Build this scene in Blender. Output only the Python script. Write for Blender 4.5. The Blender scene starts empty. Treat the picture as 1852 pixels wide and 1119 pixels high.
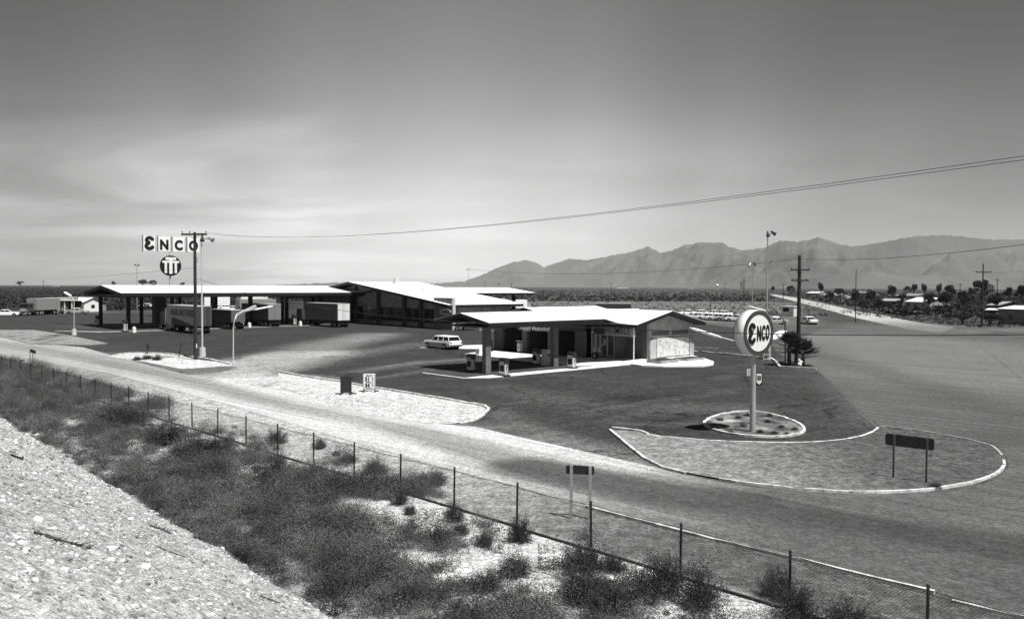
import bpy, bmesh, math, random
import numpy as np
from mathutils import Vector, Matrix
from mathutils.geometry import delaunay_2d_cdt

random.seed(7); RNG = np.random.default_rng(11)
R = math.radians
SC = bpy.context.scene
COL = SC.collection
PI = math.pi

# ------------------------------------------------------------ camera
F = 1460.0; PW, PH = 1852.0, 1119.0; CH = 7.3
PITCH = math.atan(41.5 / F); ROLL = R(0.19)
fw = Vector((0, math.cos(PITCH), -math.sin(PITCH)))
r0 = Vector((1, 0, 0)); u0 = Vector((0, math.sin(PITCH), math.cos(PITCH)))
cr = r0 * math.cos(ROLL) + u0 * math.sin(ROLL)
cu = u0 * math.cos(ROLL) - r0 * math.sin(ROLL)
cam_d = bpy.data.cameras.new("camera"); cam = bpy.data.objects.new("camera", cam_d); COL.objects.link(cam)
cam_d.sensor_width = 36; cam_d.lens = 36 * F / PW; cam_d.clip_end = 90000; cam_d.clip_start = 0.1
M = Matrix((cr, cu, -fw)).transposed().to_4x4(); M.translation = (0, 0, CH)
cam.matrix_world = M; SC.camera = cam

def ray(px, py): return fw + cr * ((px - PW / 2) / F) + cu * ((PH / 2 - py) / F)
def G(px, py, z=0.0):
    d = ray(px, py); t = (z - CH) / d.z
    return Vector((d.x * t, d.y * t, z))
def AT(px, py, D):
    d = ray(px, py); t = D / d.y
    return Vector((d.x * t, D, CH + d.z * t))
def top_z(px, py, base):      # height whose pixel row is py above the ground point base
    return AT(px, py, base.y).z
UA = math.atan2(.657, .754)   # bearing of the station axis
EU = Vector((math.cos(UA), math.sin(UA), 0)); EV = Vector((-math.sin(UA), math.cos(UA), 0))

# ------------------------------------------------------------ materials
def newmat(name):
    m = bpy.data.materials.new(name); m.use_nodes = True
    nt = m.node_tree; return m, nt, nt.nodes["Principled BSDF"]
MATS = {}
def gm(name, v=.5, rough=.8, nv=.18, ns=3.0, bump=0.0, bs=20.0, metal=0.0, spec=.3, stretch=None, streak=0):
    """matt grey with two scales of soft wear noise"""
    if name in MATS: return MATS[name]
    m, nt, b = newmat(name); N, L = nt.nodes, nt.links
    tc = N.new("ShaderNodeTexCoord"); mp = N.new("ShaderNodeMapping"); L.new(tc.outputs["Object"], mp.inputs[0])
    if stretch: mp.inputs["Scale"].default_value = stretch
    n1 = N.new("ShaderNodeTexNoise"); n1.inputs["Scale"].default_value = ns; n1.inputs["Detail"].default_value = 6
    L.new(mp.outputs[0], n1.inputs["Vector"])
    mr = N.new("ShaderNodeMapRange"); mr.inputs["From Min"].default_value = .3; mr.inputs["From Max"].default_value = .7
    mr.inputs["To Min"].default_value = v * (1 - nv); mr.inputs["To Max"].default_value = v * (1 + nv)
    L.new(n1.outputs["Fac"], mr.inputs["Value"])
    L.new(mr.outputs[0], b.inputs["Base Color"])
    b.inputs["Roughness"].default_value = rough; b.inputs["Metallic"].default_value = metal
    b.inputs["Specular IOR Level"].default_value = spec
    if bump:
        n2 = N.new("ShaderNodeTexNoise"); n2.inputs["Scale"].default_value = bs; n2.inputs["Detail"].default_value = 5
        L.new(mp.outputs[0], n2.inputs["Vector"])
        bp = N.new("ShaderNodeBump"); bp.inputs["Strength"].default_value = bump; bp.inputs["Distance"].default_value = .05
        L.new(n2.outputs["Fac"], bp.inputs["Height"]); L.new(bp.outputs[0], b.inputs["Normal"])
    MATS[name] = m; return m

def brickm(name, v, mortar, w=.4, h=.12, rough=.85, off=.5, rot=None):
    if name in MATS: return MATS[name]
    m, nt, b = newmat(name); N, L = nt.nodes, nt.links
    tc = N.new("ShaderNodeTexCoord"); sx = N.new("ShaderNodeSeparateXYZ"); L.new(tc.outputs["Object"], sx.inputs[0])
    ad = N.new("ShaderNodeMath"); ad.operation = 'ADD'; L.new(sx.outputs[0], ad.inputs[0]); L.new(sx.outputs[1], ad.inputs[1])
    cx = N.new("ShaderNodeCombineXYZ"); L.new(ad.outputs[0], cx.inputs[0]); L.new(sx.outputs[2], cx.inputs[1])
    br = N.new("ShaderNodeTexBrick"); L.new(cx.outputs[0], br.inputs["Vector"])
    br.inputs["Scale"].default_value = 1; br.inputs["Brick Width"].default_value = w; br.inputs["Row Height"].default_value = h
    br.inputs["Mortar Size"].default_value = .012; br.offset = off
    br.inputs["Color1"].default_value = (v * .75,) * 3 + (1,); br.inputs["Color2"].default_value = (v * 1.25,) * 3 + (1,)
    br.inputs["Mortar"].default_value = (mortar,) * 3 + (1,)
    n = N.new("ShaderNodeTexNoise"); n.inputs["Scale"].default_value = 1.3; n.inputs["Detail"].default_value = 6
    L.new(tc.outputs["Object"], n.inputs["Vector"])
    mr = N.new("ShaderNodeMapRange"); mr.inputs["To Min"].default_value = .7; mr.inputs["To Max"].default_value = 1.3
    L.new(n.outputs["Fac"], mr.inputs["Value"])
    mx = N.new("ShaderNodeVectorMath"); mx.operation = 'SCALE'; L.new(br.outputs["Color"], mx.inputs[0]); L.new(mr.outputs[0], mx.inputs["Scale"])
    L.new(mx.outputs[0], b.inputs["Base Color"]); b.inputs["Roughness"].default_value = rough
    b.inputs["Specular IOR Level"].default_value = .2
    bp = N.new("ShaderNodeBump"); bp.inputs["Strength"].default_value = .5; bp.inputs["Distance"].default_value = .01
    L.new(br.outputs["Fac"], bp.inputs["Height"]); bp.invert = True; L.new(bp.outputs[0], b.inputs["Normal"])
    MATS[name] = m; return m

def groundm(name, amp_big=.25, amp_mid=.35, amp_fine=.5, fine=9.0, mid=1.1, bump=.5, bumpd=.04, streak=None, rough=.95):
    """ground: per-vertex albedo (gravel, dust or tar, and a painted light falloff to the right) broken up by three scales of noise"""
    m, nt, b = newmat(name); N, L = nt.nodes, nt.links
    at = N.new("ShaderNodeAttribute"); at.attribute_name = "alb"
    ge = N.new("ShaderNodeNewGeometry")
    def noise(s, d, lo, hi, stretch=None, r=.6, wd=.2):
        n = N.new("ShaderNodeTexNoise"); n.inputs["Scale"].default_value = s; n.inputs["Detail"].default_value = d; n.inputs["Roughness"].default_value = r
        if stretch:
            mp = N.new("ShaderNodeMapping"); mp.vector_type = 'TEXTURE'; mp.inputs["Rotation"].default_value = (0, 0, stretch[0]); mp.inputs["Scale"].default_value = stretch[1]
            L.new(ge.outputs["Position"], mp.inputs[0]); L.new(mp.outputs[0], n.inputs["Vector"])
        else: L.new(ge.outputs["Position"], n.inputs["Vector"])
        mr = N.new("ShaderNodeMapRange"); mr.inputs["From Min"].default_value = .5 - wd; mr.inputs["From Max"].default_value = .5 + wd
        mr.inputs["To Min"].default_value = lo; mr.inputs["To Max"].default_value = hi; L.new(n.outputs["Fac"], mr.inputs["Value"]); return n, mr
    def mul(a, c):
        x = N.new("ShaderNodeMath"); x.operation = 'MULTIPLY'; L.new(a, x.inputs[0]); L.new(c, x.inputs[1]); return x.outputs[0]
    _, a = noise(.09, 4, 1 - amp_big, 1 + amp_big)
    _, c = noise(mid, 5, 1 - amp_mid, 1 + amp_mid)
    fn, d = noise(fine, 7, 1 - amp_fine, 1 + amp_fine, r=.85, wd=.13)
    _, g2 = noise(fine * .33, 5, 1 - amp_fine * .55, 1 + amp_fine * .55, r=.8, wd=.15)
    o = mul(mul(mul(mul(at.outputs["Fac"], a.outputs[0]), c.outputs[0]), d.outputs[0]), g2.outputs[0])
    if streak:
        _, s = noise(1.0, 5, 1 - streak[2], 1 + streak[2], stretch=(streak[0], streak[1])); o = mul(o, s.outputs[0])
    L.new(o, b.inputs["Base Color"]); b.inputs["Roughness"].default_value = rough; b.inputs["Specular IOR Level"].default_value = .15
    if bump:
        bp = N.new("ShaderNodeBump"); bp.inputs["Strength"].default_value = bump; bp.inputs["Distance"].default_value = bumpd
        L.new(fn.outputs["Fac"], bp.inputs["Height"]); L.new(bp.outputs[0], b.inputs["Normal"])
    return m

def add_cracks(m, scale, width, depth):
    nt = m.node_tree; N, L = nt.nodes, nt.links; b = N["Principled BSDF"]; src = b.inputs["Base Color"].links[0].from_socket; ge = N.new("ShaderNodeNewGeometry")
    wn = N.new("ShaderNodeTexNoise"); wn.inputs["Scale"].default_value = .5; wn.inputs["Detail"].default_value = 4; L.new(ge.outputs["Position"], wn.inputs["Vector"])
    ad = N.new("ShaderNodeVectorMath"); ad.operation = 'MULTIPLY_ADD'; L.new(wn.outputs["Color"], ad.inputs[0]); ad.inputs[1].default_value = (3, 3, 0); L.new(ge.outputs["Position"], ad.inputs[2])
    vo = N.new("ShaderNodeTexVoronoi"); vo.feature = 'DISTANCE_TO_EDGE'; vo.inputs["Scale"].default_value = scale; L.new(ad.outputs[0], vo.inputs["Vector"])
    mr = N.new("ShaderNodeMapRange"); mr.inputs["From Min"].default_value = 0; mr.inputs["From Max"].default_value = width; mr.inputs["To Min"].default_value = depth; mr.inputs["To Max"].default_value = 1; L.new(vo.outputs["Distance"], mr.inputs["Value"])
    mu = N.new("ShaderNodeMath"); mu.operation = 'MULTIPLY'; L.new(src, mu.inputs[0]); L.new(mr.outputs[0], mu.inputs[1]); L.new(mu.outputs[0], b.inputs["Base Color"])

def leafm(name, v, var=.5, ns=1.6):
    m, nt, b = newmat(name); N, L = nt.nodes, nt.links
    ge = N.new("ShaderNodeNewGeometry")
    n = N.new("ShaderNodeTexNoise"); n.inputs["Scale"].default_value = ns; n.inputs["Detail"].default_value = 3
    L.new(ge.outputs["Position"], n.inputs["Vector"])
    mr = N.new("ShaderNodeMapRange"); mr.inputs["From Min"].default_value = .3; mr.inputs["From Max"].default_value = .7
    mr.inputs["To Min"].default_value = v * (1 - var); mr.inputs["To Max"].default_value = v * (1 + var)
    L.new(n.outputs["Fac"], mr.inputs["Value"])
    rp = N.new("ShaderNodeMath"); rp.operation = 'MULTIPLY_ADD'; L.new(ge.outputs["Random Per Island"], rp.inputs[0])
    rp.inputs[1].default_value = .8; rp.inputs[2].default_value = .6
    mu = N.new("ShaderNodeMath"); mu.operation = 'MULTIPLY'; L.new(mr.outputs[0], mu.inputs[0]); L.new(rp.outputs[0], mu.inputs[1])
    L.new(mu.outputs[0], b.inputs["Base Color"]); b.inputs["Roughness"].default_value = .9; b.inputs["Specular IOR Level"].default_value = .1
    return m

WHITE = gm("white_paint", .80, .55, .06, 2)
ROOFW = gm("white_roof", .82, .85, .07, .8, bump=.2, bs=6)
FASCIA = gm("dark_fascia", .014, .6, .2, 3)
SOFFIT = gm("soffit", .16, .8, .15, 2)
METAL = gm("galvanised", .42, .45, .15, 8, metal=.4)
LIGHTMETAL = gm("aluminium", .62, .4, .08, 5, metal=.3)
WOOD = gm("creosoted_wood", .03, .85, .4, 3, bump=.4, bs=30, stretch=(1, 1, .15))
DARK = gm("dark_metal", .03, .5, .2, 6)
BLACK = gm("black_enamel", .012, .35, .1, 6)
SIGNDK = gm("dark_sign", .028, .7, .2, 4)
RUBBER = gm("rubber", .02, .8, .2, 9)
CHROME = gm("chrome", .6, .2, .05, 5, metal=.9)
CONC = gm("concrete", .55, .9, .12, 1.2, bump=.2, bs=15)
KERBM = gm("kerb_paint", .56, .9, .48, 3.0, bump=.5, bs=14)
BRICK = brickm("brick", .13, .09)
BRICKL = brickm("light_brick", .30, .22)
BLOCK = brickm("screen_block", .62, .22, w=.3, h=.2, off=0)
PANEL = gm("wall_panel", .22, .8, .25, 2)
STUCCO = gm("stucco", .40, .9, .15, 1.5, bump=.2)
GLASS = gm("dark_glass", .012, .08, .1, 2, spec=.6)
GLASSM = gm("shop_glass", .09, .12, .3, 1, spec=.6)
TRAILG = gm("trailer_grey", .14, .5, .15, 2)
TRAILD = gm("trailer_dark", .05, .5, .2, 2)
TRAILW = gm("trailer_door", .72, .5, .12, 2)
VANG = gm("van_grey", .42, .5, .12, 2)
CARW = gm("car_white", .80, .25, .03, 2, spec=.5)
CARG = gm("car_grey", .33, .3, .05, 2, spec=.5)
CARD = gm("car_dark", .06, .3, .05, 2, spec=.5)
WIREM = gm("wire", .03, .6, .05, 2)
BARK = gm("bark", .06, .9, .3, 5)
DRYW = gm("dry_wood", .28, .9, .3, 8)
LEAF = leafm("creosote_leaf", .045); LEAFD = leafm("dark_leaf", .03); WEED = leafm("weed_leaf", .092, .75, .9); PALMM = leafm("palm_leaf", .05)
SCRUBM = leafm("scrub_leaf", .04, .5); DRYG = leafm("dry_grass", .30, .4)

# ------------------------------------------------------------ object helpers
def tag(o, label=None, cat=None, group=None, kind=None):
    if label: o['label'] = label
    if cat: o['category'] = cat
    if group: o['group'] = group
    if kind: o['kind'] = kind
    return o
def root(name, loc, rz=0.0, label=None, cat=None, group=None):
    o = bpy.data.objects.new(name, None); COL.objects.link(o); o.location = loc; o.rotation_euler = (0, 0, rz)
    o.empty_display_size = .2
    return tag(o, label, cat, group)
def mesh_obj(name, me, mat, parent=None):
    o = bpy.data.objects.new(name, me); COL.objects.link(o)
    if mat: me.materials.append(mat)
    if parent is not None: o.parent = parent
    return o
def kids(o): return [c for c in COL.objects if c.parent == o]
def dup(o, parent=None):
    c = o.copy(); COL.objects.link(c); c.parent = parent
    for k in list(o.children): dup(k, c)
    return c
def place(o, loc, rz, label=None, group=None, scale=None, cat=None):
    o.location = loc; o.rotation_euler = (0, 0, rz)
    if scale is not None: o.scale = (scale,) * 3 if not hasattr(scale, '__len__') else scale
    return tag(o, label, cat, group)

class MB:
    def __init__(s): s.v = []; s.f = []; s.sm = []
    def add(s, vs, fs, smooth=False):
        n = len(s.v); s.v += [tuple(a) for a in vs]; s.f += [tuple(i + n for i in f) for f in fs]; s.sm += [smooth] * len(fs); return s
    def box(s, c, d, rz=0.0, taper=1.0, rx=0.0):
        c = Vector(c); hx, hy, hz = d[0] / 2, d[1] / 2, d[2] / 2; rm = Matrix.Rotation(rz, 3, 'Z') @ Matrix.Rotation(rx, 3, 'X')
        vs = []
        for z, t in ((-hz, 1), (hz, taper)):
            for x, y in ((-hx, -hy), (hx, -hy), (hx, hy), (-hx, hy)): vs.append(c + rm @ Vector((x * t, y * t, z)))
        return s.add(vs, [(3, 2, 1, 0), (4, 5, 6, 7), (0, 1, 5, 4), (1, 2, 6, 5), (2, 3, 7, 6), (3, 0, 4, 7)])
    def bb(s, a, b):   # box from min to max
        return s.box([(a[i] + b[i]) / 2 for i in range(3)], [abs(b[i] - a[i]) for i in range(3)])
    def cyl(s, p0, p1, ra, rb=None, n=12, caps=True, smooth=True):
        rb = ra if rb is None else rb; p0 = Vector(p0); p1 = Vector(p1); ax = (p1 - p0).normalized()
        t = Vector((0, 0, 1)) if abs(ax.z) < .9 else Vector((1, 0, 0)); a = ax.cross(t).normalized(); b = ax.cross(a)
        vs = [p0 + (a * math.cos(2 * PI * i / n) + b * math.sin(2 * PI * i / n)) * ra for i in range(n)]
        vs += [p1 + (a * math.cos(2 * PI * i / n) + b * math.sin(2 * PI * i / n)) * rb for i in range(n)]
        s.add(vs, [(i, (i + 1) % n, n + (i + 1) % n, n + i) for i in range(n)], smooth)
        if caps:
            s.add(vs[:n], [tuple(range(n - 1, -1, -1))]); s.add(vs[n:], [tuple(range(n))])
        return s
    def tube(s, pts, r, n=6):
        for a, b in zip(pts, pts[1:]): s.cyl(a, b, r, n=n, caps=False)
        return s
    def prism(s, poly, fn, d0, d1):   # poly 2-D, fn(a,b,d)->xyz
        n = len(poly); vs = [fn(a, b, d0) for a, b in poly] + [fn(a, b, d1) for a, b in poly]
        return s.add(vs, [tuple(range(n)), tuple(range(2 * n - 1, n - 1, -1))] + [(i, n + i, n + (i + 1) % n, (i + 1) % n) for i in range(n)])
    def ball(s, c, r, nu=10, nv=6, zs=1.0):
        c = Vector(c); vs = [c + Vector((0, 0, r * zs))]
        for j in range(1, nv):
            for i in range(nu):
                a = PI * j / nv; t = 2 * PI * i / nu; vs.append(c + Vector((r * math.sin(a) * math.cos(t), r * math.sin(a) * math.sin(t), r * zs * math.cos(a))))
        vs.append(c - Vector((0, 0, r * zs))); fs = [(0, 1 + i, 1 + (i + 1) % nu) for i in range(nu)]
        for j in range(nv - 2):
            for i in range(nu): fs.append((1 + j * nu + i, 1 + (j + 1) * nu + i, 1 + (j + 1) * nu + (i + 1) % nu, 1 + j * nu + (i + 1) % nu))
        b = 1 + (nv - 2) * nu; fs += [(b + i, len(vs) - 1, b + (i + 1) % nu) for i in range(nu)]
        return s.add(vs, fs, True)
    def build(s, name, mat, parent=None, bevel=0.0):
        me = bpy.data.meshes.new(name); me.from_pydata(s.v, [], s.f)
        me.polygons.foreach_set("use_smooth", s.sm); me.update()
        bm = bmesh.new(); bm.from_mesh(me)
        if bevel:
            bmesh.ops.remove_doubles(bm, verts=bm.verts, dist=1e-4)
            bmesh.ops.bevel(bm, geom=[e for e in bm.edges if len(e.link_faces) == 2 and e.calc_face_angle(0) > .6], offset=bevel, segments=2, affect='EDGES', clamp_overlap=True)
        bmesh.ops.recalc_face_normals(bm, faces=bm.faces); bm.to_mesh(me); bm.free()
        return mesh_obj(name, me, mat, parent)

def np_mesh(name, V, Fc, mat, parent=None, smooth=False):
    V = np.asarray(V, dtype=np.float32); Fc = np.asarray(Fc, dtype=np.int32); k = Fc.shape[1]
    me = bpy.data.meshes.new(name); me.vertices.add(len(V)); me.vertices.foreach_set("co", V.ravel())
    me.loops.add(Fc.size); me.loops.foreach_set("vertex_index", Fc.ravel())
    me.polygons.add(len(Fc)); me.polygons.foreach_set("loop_start", np.arange(0, Fc.size, k, dtype=np.int32))
    me.polygons.foreach_set("loop_total", np.full(len(Fc), k, dtype=np.int32)); me.polygons.foreach_set("use_smooth", np.full(len(Fc), smooth))
    me.update(calc_edges=True); me.validate()
    return mesh_obj(name, me, mat, parent)

def text_obj(body, size, mat, parent, mtx, name="lettering", extrude=.01, offset=0.0, sx=1.0, align='CENTER', shear=0.0):
    cu_ = bpy.data.curves.new("t", 'FONT'); cu_.body = body; cu_.size = size; cu_.extrude = extrude; cu_.offset = offset; cu_.shear = shear
    cu_.align_x = align; cu_.align_y = 'CENTER'; cu_.resolution_u = 3
    o = bpy.data.objects.new("t", cu_); COL.objects.link(o); bpy.context.view_layer.update()
    me = bpy.data.meshes.new_from_object(o.evaluated_get(bpy.context.evaluated_depsgraph_get())); bpy.data.objects.remove(o)
    me.transform(mtx @ Matrix.Diagonal((sx, 1, 1, 1))); me.name = name
    return mesh_obj(name, me, mat, parent)
def frame(o, x, z, n=None):    # text frame: local X -> x, local Y -> z, normal = x cross z
    x = Vector(x).normalized(); z = Vector(z).normalized(); n = x.cross(z); m = Matrix((x, z, n)).transposed().to_4x4(); m.translation = Vector(o); return m

# ------------------------------------------------------------ ground sheets
def inside(P, poly):
    x, y = P[:, 0], P[:, 1]; r = np.zeros(len(P), bool); n = len(poly)
    for i in range(n):
        x0, y0 = poly[i]; x1, y1 = poly[(i + 1) % n]
        if y0 == y1: continue
        c = ((y0 > y) != (y1 > y)) & (x < (x1 - x0) * (y - y0) / (y1 - y0) + x0); r ^= c
    return r
def pdist(P, line):
    d = np.full(len(P), 1e9)
    for (a, b) in zip(line, line[1:]):
        a = np.array(a[:2]); b = np.array(b[:2]); ab = b - a; L2 = max((ab ** 2).sum(), 1e-9)
        t = np.clip(((P - a) @ ab) / L2, 0, 1); q = a + t[:, None] * ab; d = np.minimum(d, np.hypot(*(P - q).T))
    return d
def GP(pts, z=0.0): return [tuple(G(x, y, z))[:2] for x, y in pts]
def smooth01(t): t = np.clip(t, 0, 1); return t * t * (3 - 2 * t)
def paint(P, base, strokes):
    a = np.full(len(P), base, float) if np.isscalar(base) else base
    for line, w, soft, val, k in strokes:
        d = pdist(P, line) if len(line) > 1 else np.hypot(P[:, 0] - line[0][0], P[:, 1] - line[0][1])
        t = smooth01(1 - (d - w) / soft) * k; a = a * (1 - t) + val * t
    return a
def densify(poly, step):
    out = []
    for a, b in zip(poly, poly[1:] + poly[:1]):
        n = max(1, int(math.hypot(b[0] - a[0], b[1] - a[1]) / step))
        for i in range(n): out.append((a[0] + (b[0] - a[0]) * i / n, a[1] + (b[1] - a[1]) * i / n))
    return out
def smoothpoly(pts, it=2, closed=True):
    for _ in range(it):
        out = []; n = len(pts)
        for i in range(n if closed else n - 1):
            a, b = pts[i], pts[(i + 1) % n]
            out += [(a[0] * .75 + b[0] * .25, a[1] * .75 + b[1] * .25), (a[0] * .25 + b[0] * .75, a[1] * .25 + b[1] * .75)]
        if not closed: out = [pts[0]] + out + [pts[-1]]
        pts = out
    return pts
def sheet(name, poly, z, mat, strokes=(), base=.1, fn=None, zfn=None, lat=True, sx=9, sy0=2.0, edge=0):
    """a ground sheet: outline in metres, points inside spaced more closely near the viewer"""
    pts = list(poly); nb = len(pts)
    if lat:
        ys = []; y = 519.5
        while y < 1500: ys.append(y); y += sy0 + (y - 519) * .012
        cand = []
        for y in ys:
            for x in np.arange(-700, 2700, sx): cand.append((x + random.uniform(-2, 2), y + random.uniform(-.3, .3)))
        c = np.array(cand); dx = np.array([tuple(ray(a, b)) for a, b in cand]); ok = dx[:, 2] < -1e-4; dx = dx[ok]
        t = (0 - CH) / dx[:, 2]; W = dx[:, :2] * t[:, None]; W = W[inside(W, poly)]
        if len(W):
            dd = pdist(W, poly + [poly[0]]); W = W[dd > .12]
            pts += [tuple(w) for w in W]
    v, e, f, *_ = delaunay_2d_cdt([Vector(p) for p in pts], [(i, (i + 1) % nb) for i in range(nb)], [], 1, 1e-4)
    v = np.array([tuple(a) for a in v]); zz = np.full(len(v), z) if zfn is None else zfn(v)
    me = bpy.data.meshes.new(name); me.from_pydata([(a[0], a[1], b) for a, b in zip(v, zz)], [], f); me.update()
    if sum(p.normal.z for p in me.polygons) < 0: me.flip_normals()
    alb = paint(v, base, strokes) if fn is None else fn(v)
    at = me.attributes.new("alb", 'FLOAT', 'POINT'); at.data.foreach_set("value", np.asarray(alb, np.float32))
    return tag(mesh_obj(name, me, mat), kind='structure')

def densify2(line, step, closed):
    out = []; L_ = list(line) + ([line[0]] if closed else [])
    for a, b in zip(L_, L_[1:]):
        n = max(1, int(math.hypot(b[0] - a[0], b[1] - a[1]) / step)); out += [(a[0] + (b[0] - a[0]) * i / n, a[1] + (b[1] - a[1]) * i / n) for i in range(n)]
    return out if closed else out + [tuple(L_[-1])]
def kerb(name, line, w=.18, h=.14, z=0.0, mat=None, closed=False, drop=.05):
    """kerb as a solid strip following a line in metres"""
    line = densify2(line, .5, closed); pts = [Vector((p[0], p[1], 0)) for p in line]; n = len(pts); m = MB(); vs = []; rk = random.Random(n)
    jt = [(rk.uniform(.93, 1.05), rk.uniform(.86, 1.04) if rk.random() < .94 else rk.uniform(.55, .8)) for _ in pts]; w0_, h0_ = w, h
    for i, p in enumerate(pts):
        a = pts[(i - 1) % n] if closed or i else p; b = pts[(i + 1) % n] if closed or i < n - 1 else p
        w = w0_ * jt[i][0]; h = h0_ * jt[i][1]; t = (b - a).normalized(); s = Vector((-t.y, t.x, 0)) * w / 2
        vs += [p - s + Vector((0, 0, z - drop)), p + s + Vector((0, 0, z - drop)), p + s + Vector((0, 0, z + h)), p - s + Vector((0, 0, z + h))]
    fs = []
    for i in range(n if closed else n - 1):
        a = 4 * i; b = 4 * ((i + 1) % n)
        for k in range(4): fs.append((a + k, a + (k + 1) % 4, b + (k + 1) % 4, b + k))
    if not closed: fs += [(0, 1, 2, 3), (4 * n - 1, 4 * n - 2, 4 * n - 3, 4 * n - 4)]
    m.add(vs, fs); return tag(m.build(name, mat or KERBM), kind='structure')

# ============================================================ THE GROUND
M_PLAIN = groundm("desert_soil", .3, .35, .45, fine=2.2, mid=.12, bump=.4, bumpd=.2)
M_LOT = groundm("asphalt", .16, .16, .75, fine=5.5, mid=.45, bump=.35, bumpd=.02, streak=(R(42), (16, .45, 1), .22))
add_cracks(M_LOT, .10, .012, .35)
M_ROAD = groundm("dusty_road", .08, .08, .50, fine=8, mid=.35, bump=.35, bumpd=.02, streak=(R(-44), (45, .42, 1), .24))
M_GRAV = groundm("gravel", .10, .22, .80, fine=7, mid=1.2, bump=.7, bumpd=.04)
M_SIDE = None # groundm("worn_tarmac", .12, .14, .34, fine=8, mid=.5, bump=.35, bumpd=.02, streak=(R(-20), (8, .6, 1), .12))
M_SOIL = groundm("sandy_soil", .10, .35, .80, fine=7, mid=1.3, bump=.8, bumpd=.06)
M_SLOPE = groundm("embankment_rubble", .15, .30, .75, fine=16, mid=4.5, bump=.9, bumpd=.025)

def plain_fn(v):
    X, Y = v[:, 0], v[:, 1]; a = np.full(len(v), .085)
    rat = X / np.maximum(Y, 1)
    dark = smooth01((Y - 370) / 60) * .75
    left = smooth01((-.22 - rat) / .06) * smooth01((Y - 215) / 25)
    dark = np.maximum(dark, left); a = a * (1 - dark) + .022 * dark
    mid = smooth01((rat + .02) / .05) * smooth01((.36 - rat) / .05) * smooth01((Y - 150) / 25) * (1 - dark)
    a = a * (1 - mid) + .125 * mid
    town = smooth01((rat - .36) / .04) * smooth01((Y - 150) / 30); a = a * (1 - town) + .05 * town
    return a
sheet("ground", [(-30000, -300), (30000, -300), (30000, 42000), (-30000, 42000)], 0, M_PLAIN, fn=plain_fn, sx=12, sy0=.9)

# embankment the viewer stands on: its toe is a straight line
T0 = G(0, 748, .2); T1 = G(590, 1094, .2)
tdir = Vector((T0.x - T1.x, T0.y - T1.y, 0)).normalized(); ndir = Vector((-tdir.y, tdir.x, 0))
if ndir.dot(-T0) < 0: ndir = -ndir
foot_d = (Vector((0, 0, 0)) - Vector((T0.x, T0.y, 0))).dot(ndir); foot = Vector((0, 0, 0)) - ndir * foot_d
def TD(t, d): p = foot + tdir * t + ndir * d; return p.x, p.y
from mathutils import noise as mn
def slope_z(t, d):
    e = d + .25 * mn.noise(Vector((t * .5, 3, 1)))
    if e <= 0: z = 0.0 + .03 * e
    else: z = min(.60 * e, .60 * 9.0 + .04 * max(0, e - 9.0))
    k = min(1, max(0, (e + .2) / .5)) if e < 9 else .3
    z += k * (.10 * mn.noise(Vector((t * .7, d * .9, 0))) + .05 * mn.noise(Vector((t * 2.6, d * 3.1, 5))) + .025 * mn.noise(Vector((t * 7, d * 8, 9))))
    z -= k * .22 * max(0, mn.noise(Vector((t * 1.5 + d * .3, d * .35, 20))) - .28)     # rain gullies running down
    return z
ts = [-40, -30, -22, -15, -10, -6, -3, 0]; s_ = .09; t = 1.0
while t < 95: ts.append(t); t += s_; s_ = .05 + .0125 * t
ds = list(np.arange(-.8, 9.6, .11)) + [10.5, 12, 15, 20, 30]
V = []; A = []
for t in ts:
    for d in ds:
        x, y = TD(t, d); V.append((x, y, slope_z(t, d)))
        A.append(.33 + .27 * min(1, max(0, (12 - t) / 10)) + .06 * mn.noise(Vector((t * .4, d * .5, 33))))
nd = len(ds); Fc = [(i * nd + j, i * nd + j + 1, (i + 1) * nd + j + 1, (i + 1) * nd + j) for i in range(len(ts) - 1) for j in range(nd - 1)]
emb = np_mesh("embankment", V, Fc, M_SLOPE, smooth=True)
if sum(p.normal.z for p in list(emb.data.polygons)[:50]) < 0: emb.data.flip_normals()
at = emb.data.attributes.new("alb", 'FLOAT', 'POINT'); at.data.foreach_set("value", np.array(A, np.float32)); tag(emb, kind='structure')

# fence line
FZ = 1.25
fa = G(1678, 1064, FZ); fb = G(567, 786, FZ); fdir = Vector((fb.x - fa.x, fb.y - fa.y, 0)); FSP = fdir.length / 8; fdir.normalize()
def FP(k): return Vector((fa.x, fa.y, 0)) + fdir * (FSP * k)

def fence_d():   # distance from toe to fence
    p = Vector((fa.x, fa.y, 0)) - foot; return -p.dot(ndir)
WD = fence_d()
def weed_density(t, w):
    n = mn.noise(Vector((t * .22, w * .45, 7))) + .6 * mn.noise(Vector((t * .7, w * 1.1, 3)))
    far = min(1, max(0, (t - 48) / 14)); near = min(1, max(0, (16 - t) / 9))
    x = w / WD
    mid_ = min(1, max(0, (26 - t) / 12))
    return 1.33 - (1.25 - .75 * far + .35 * mid_) * x ** 1.4 - .30 * mid_ * x - .15 * near + n * (1.75 + .7 * near) * (.26 + x)
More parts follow.
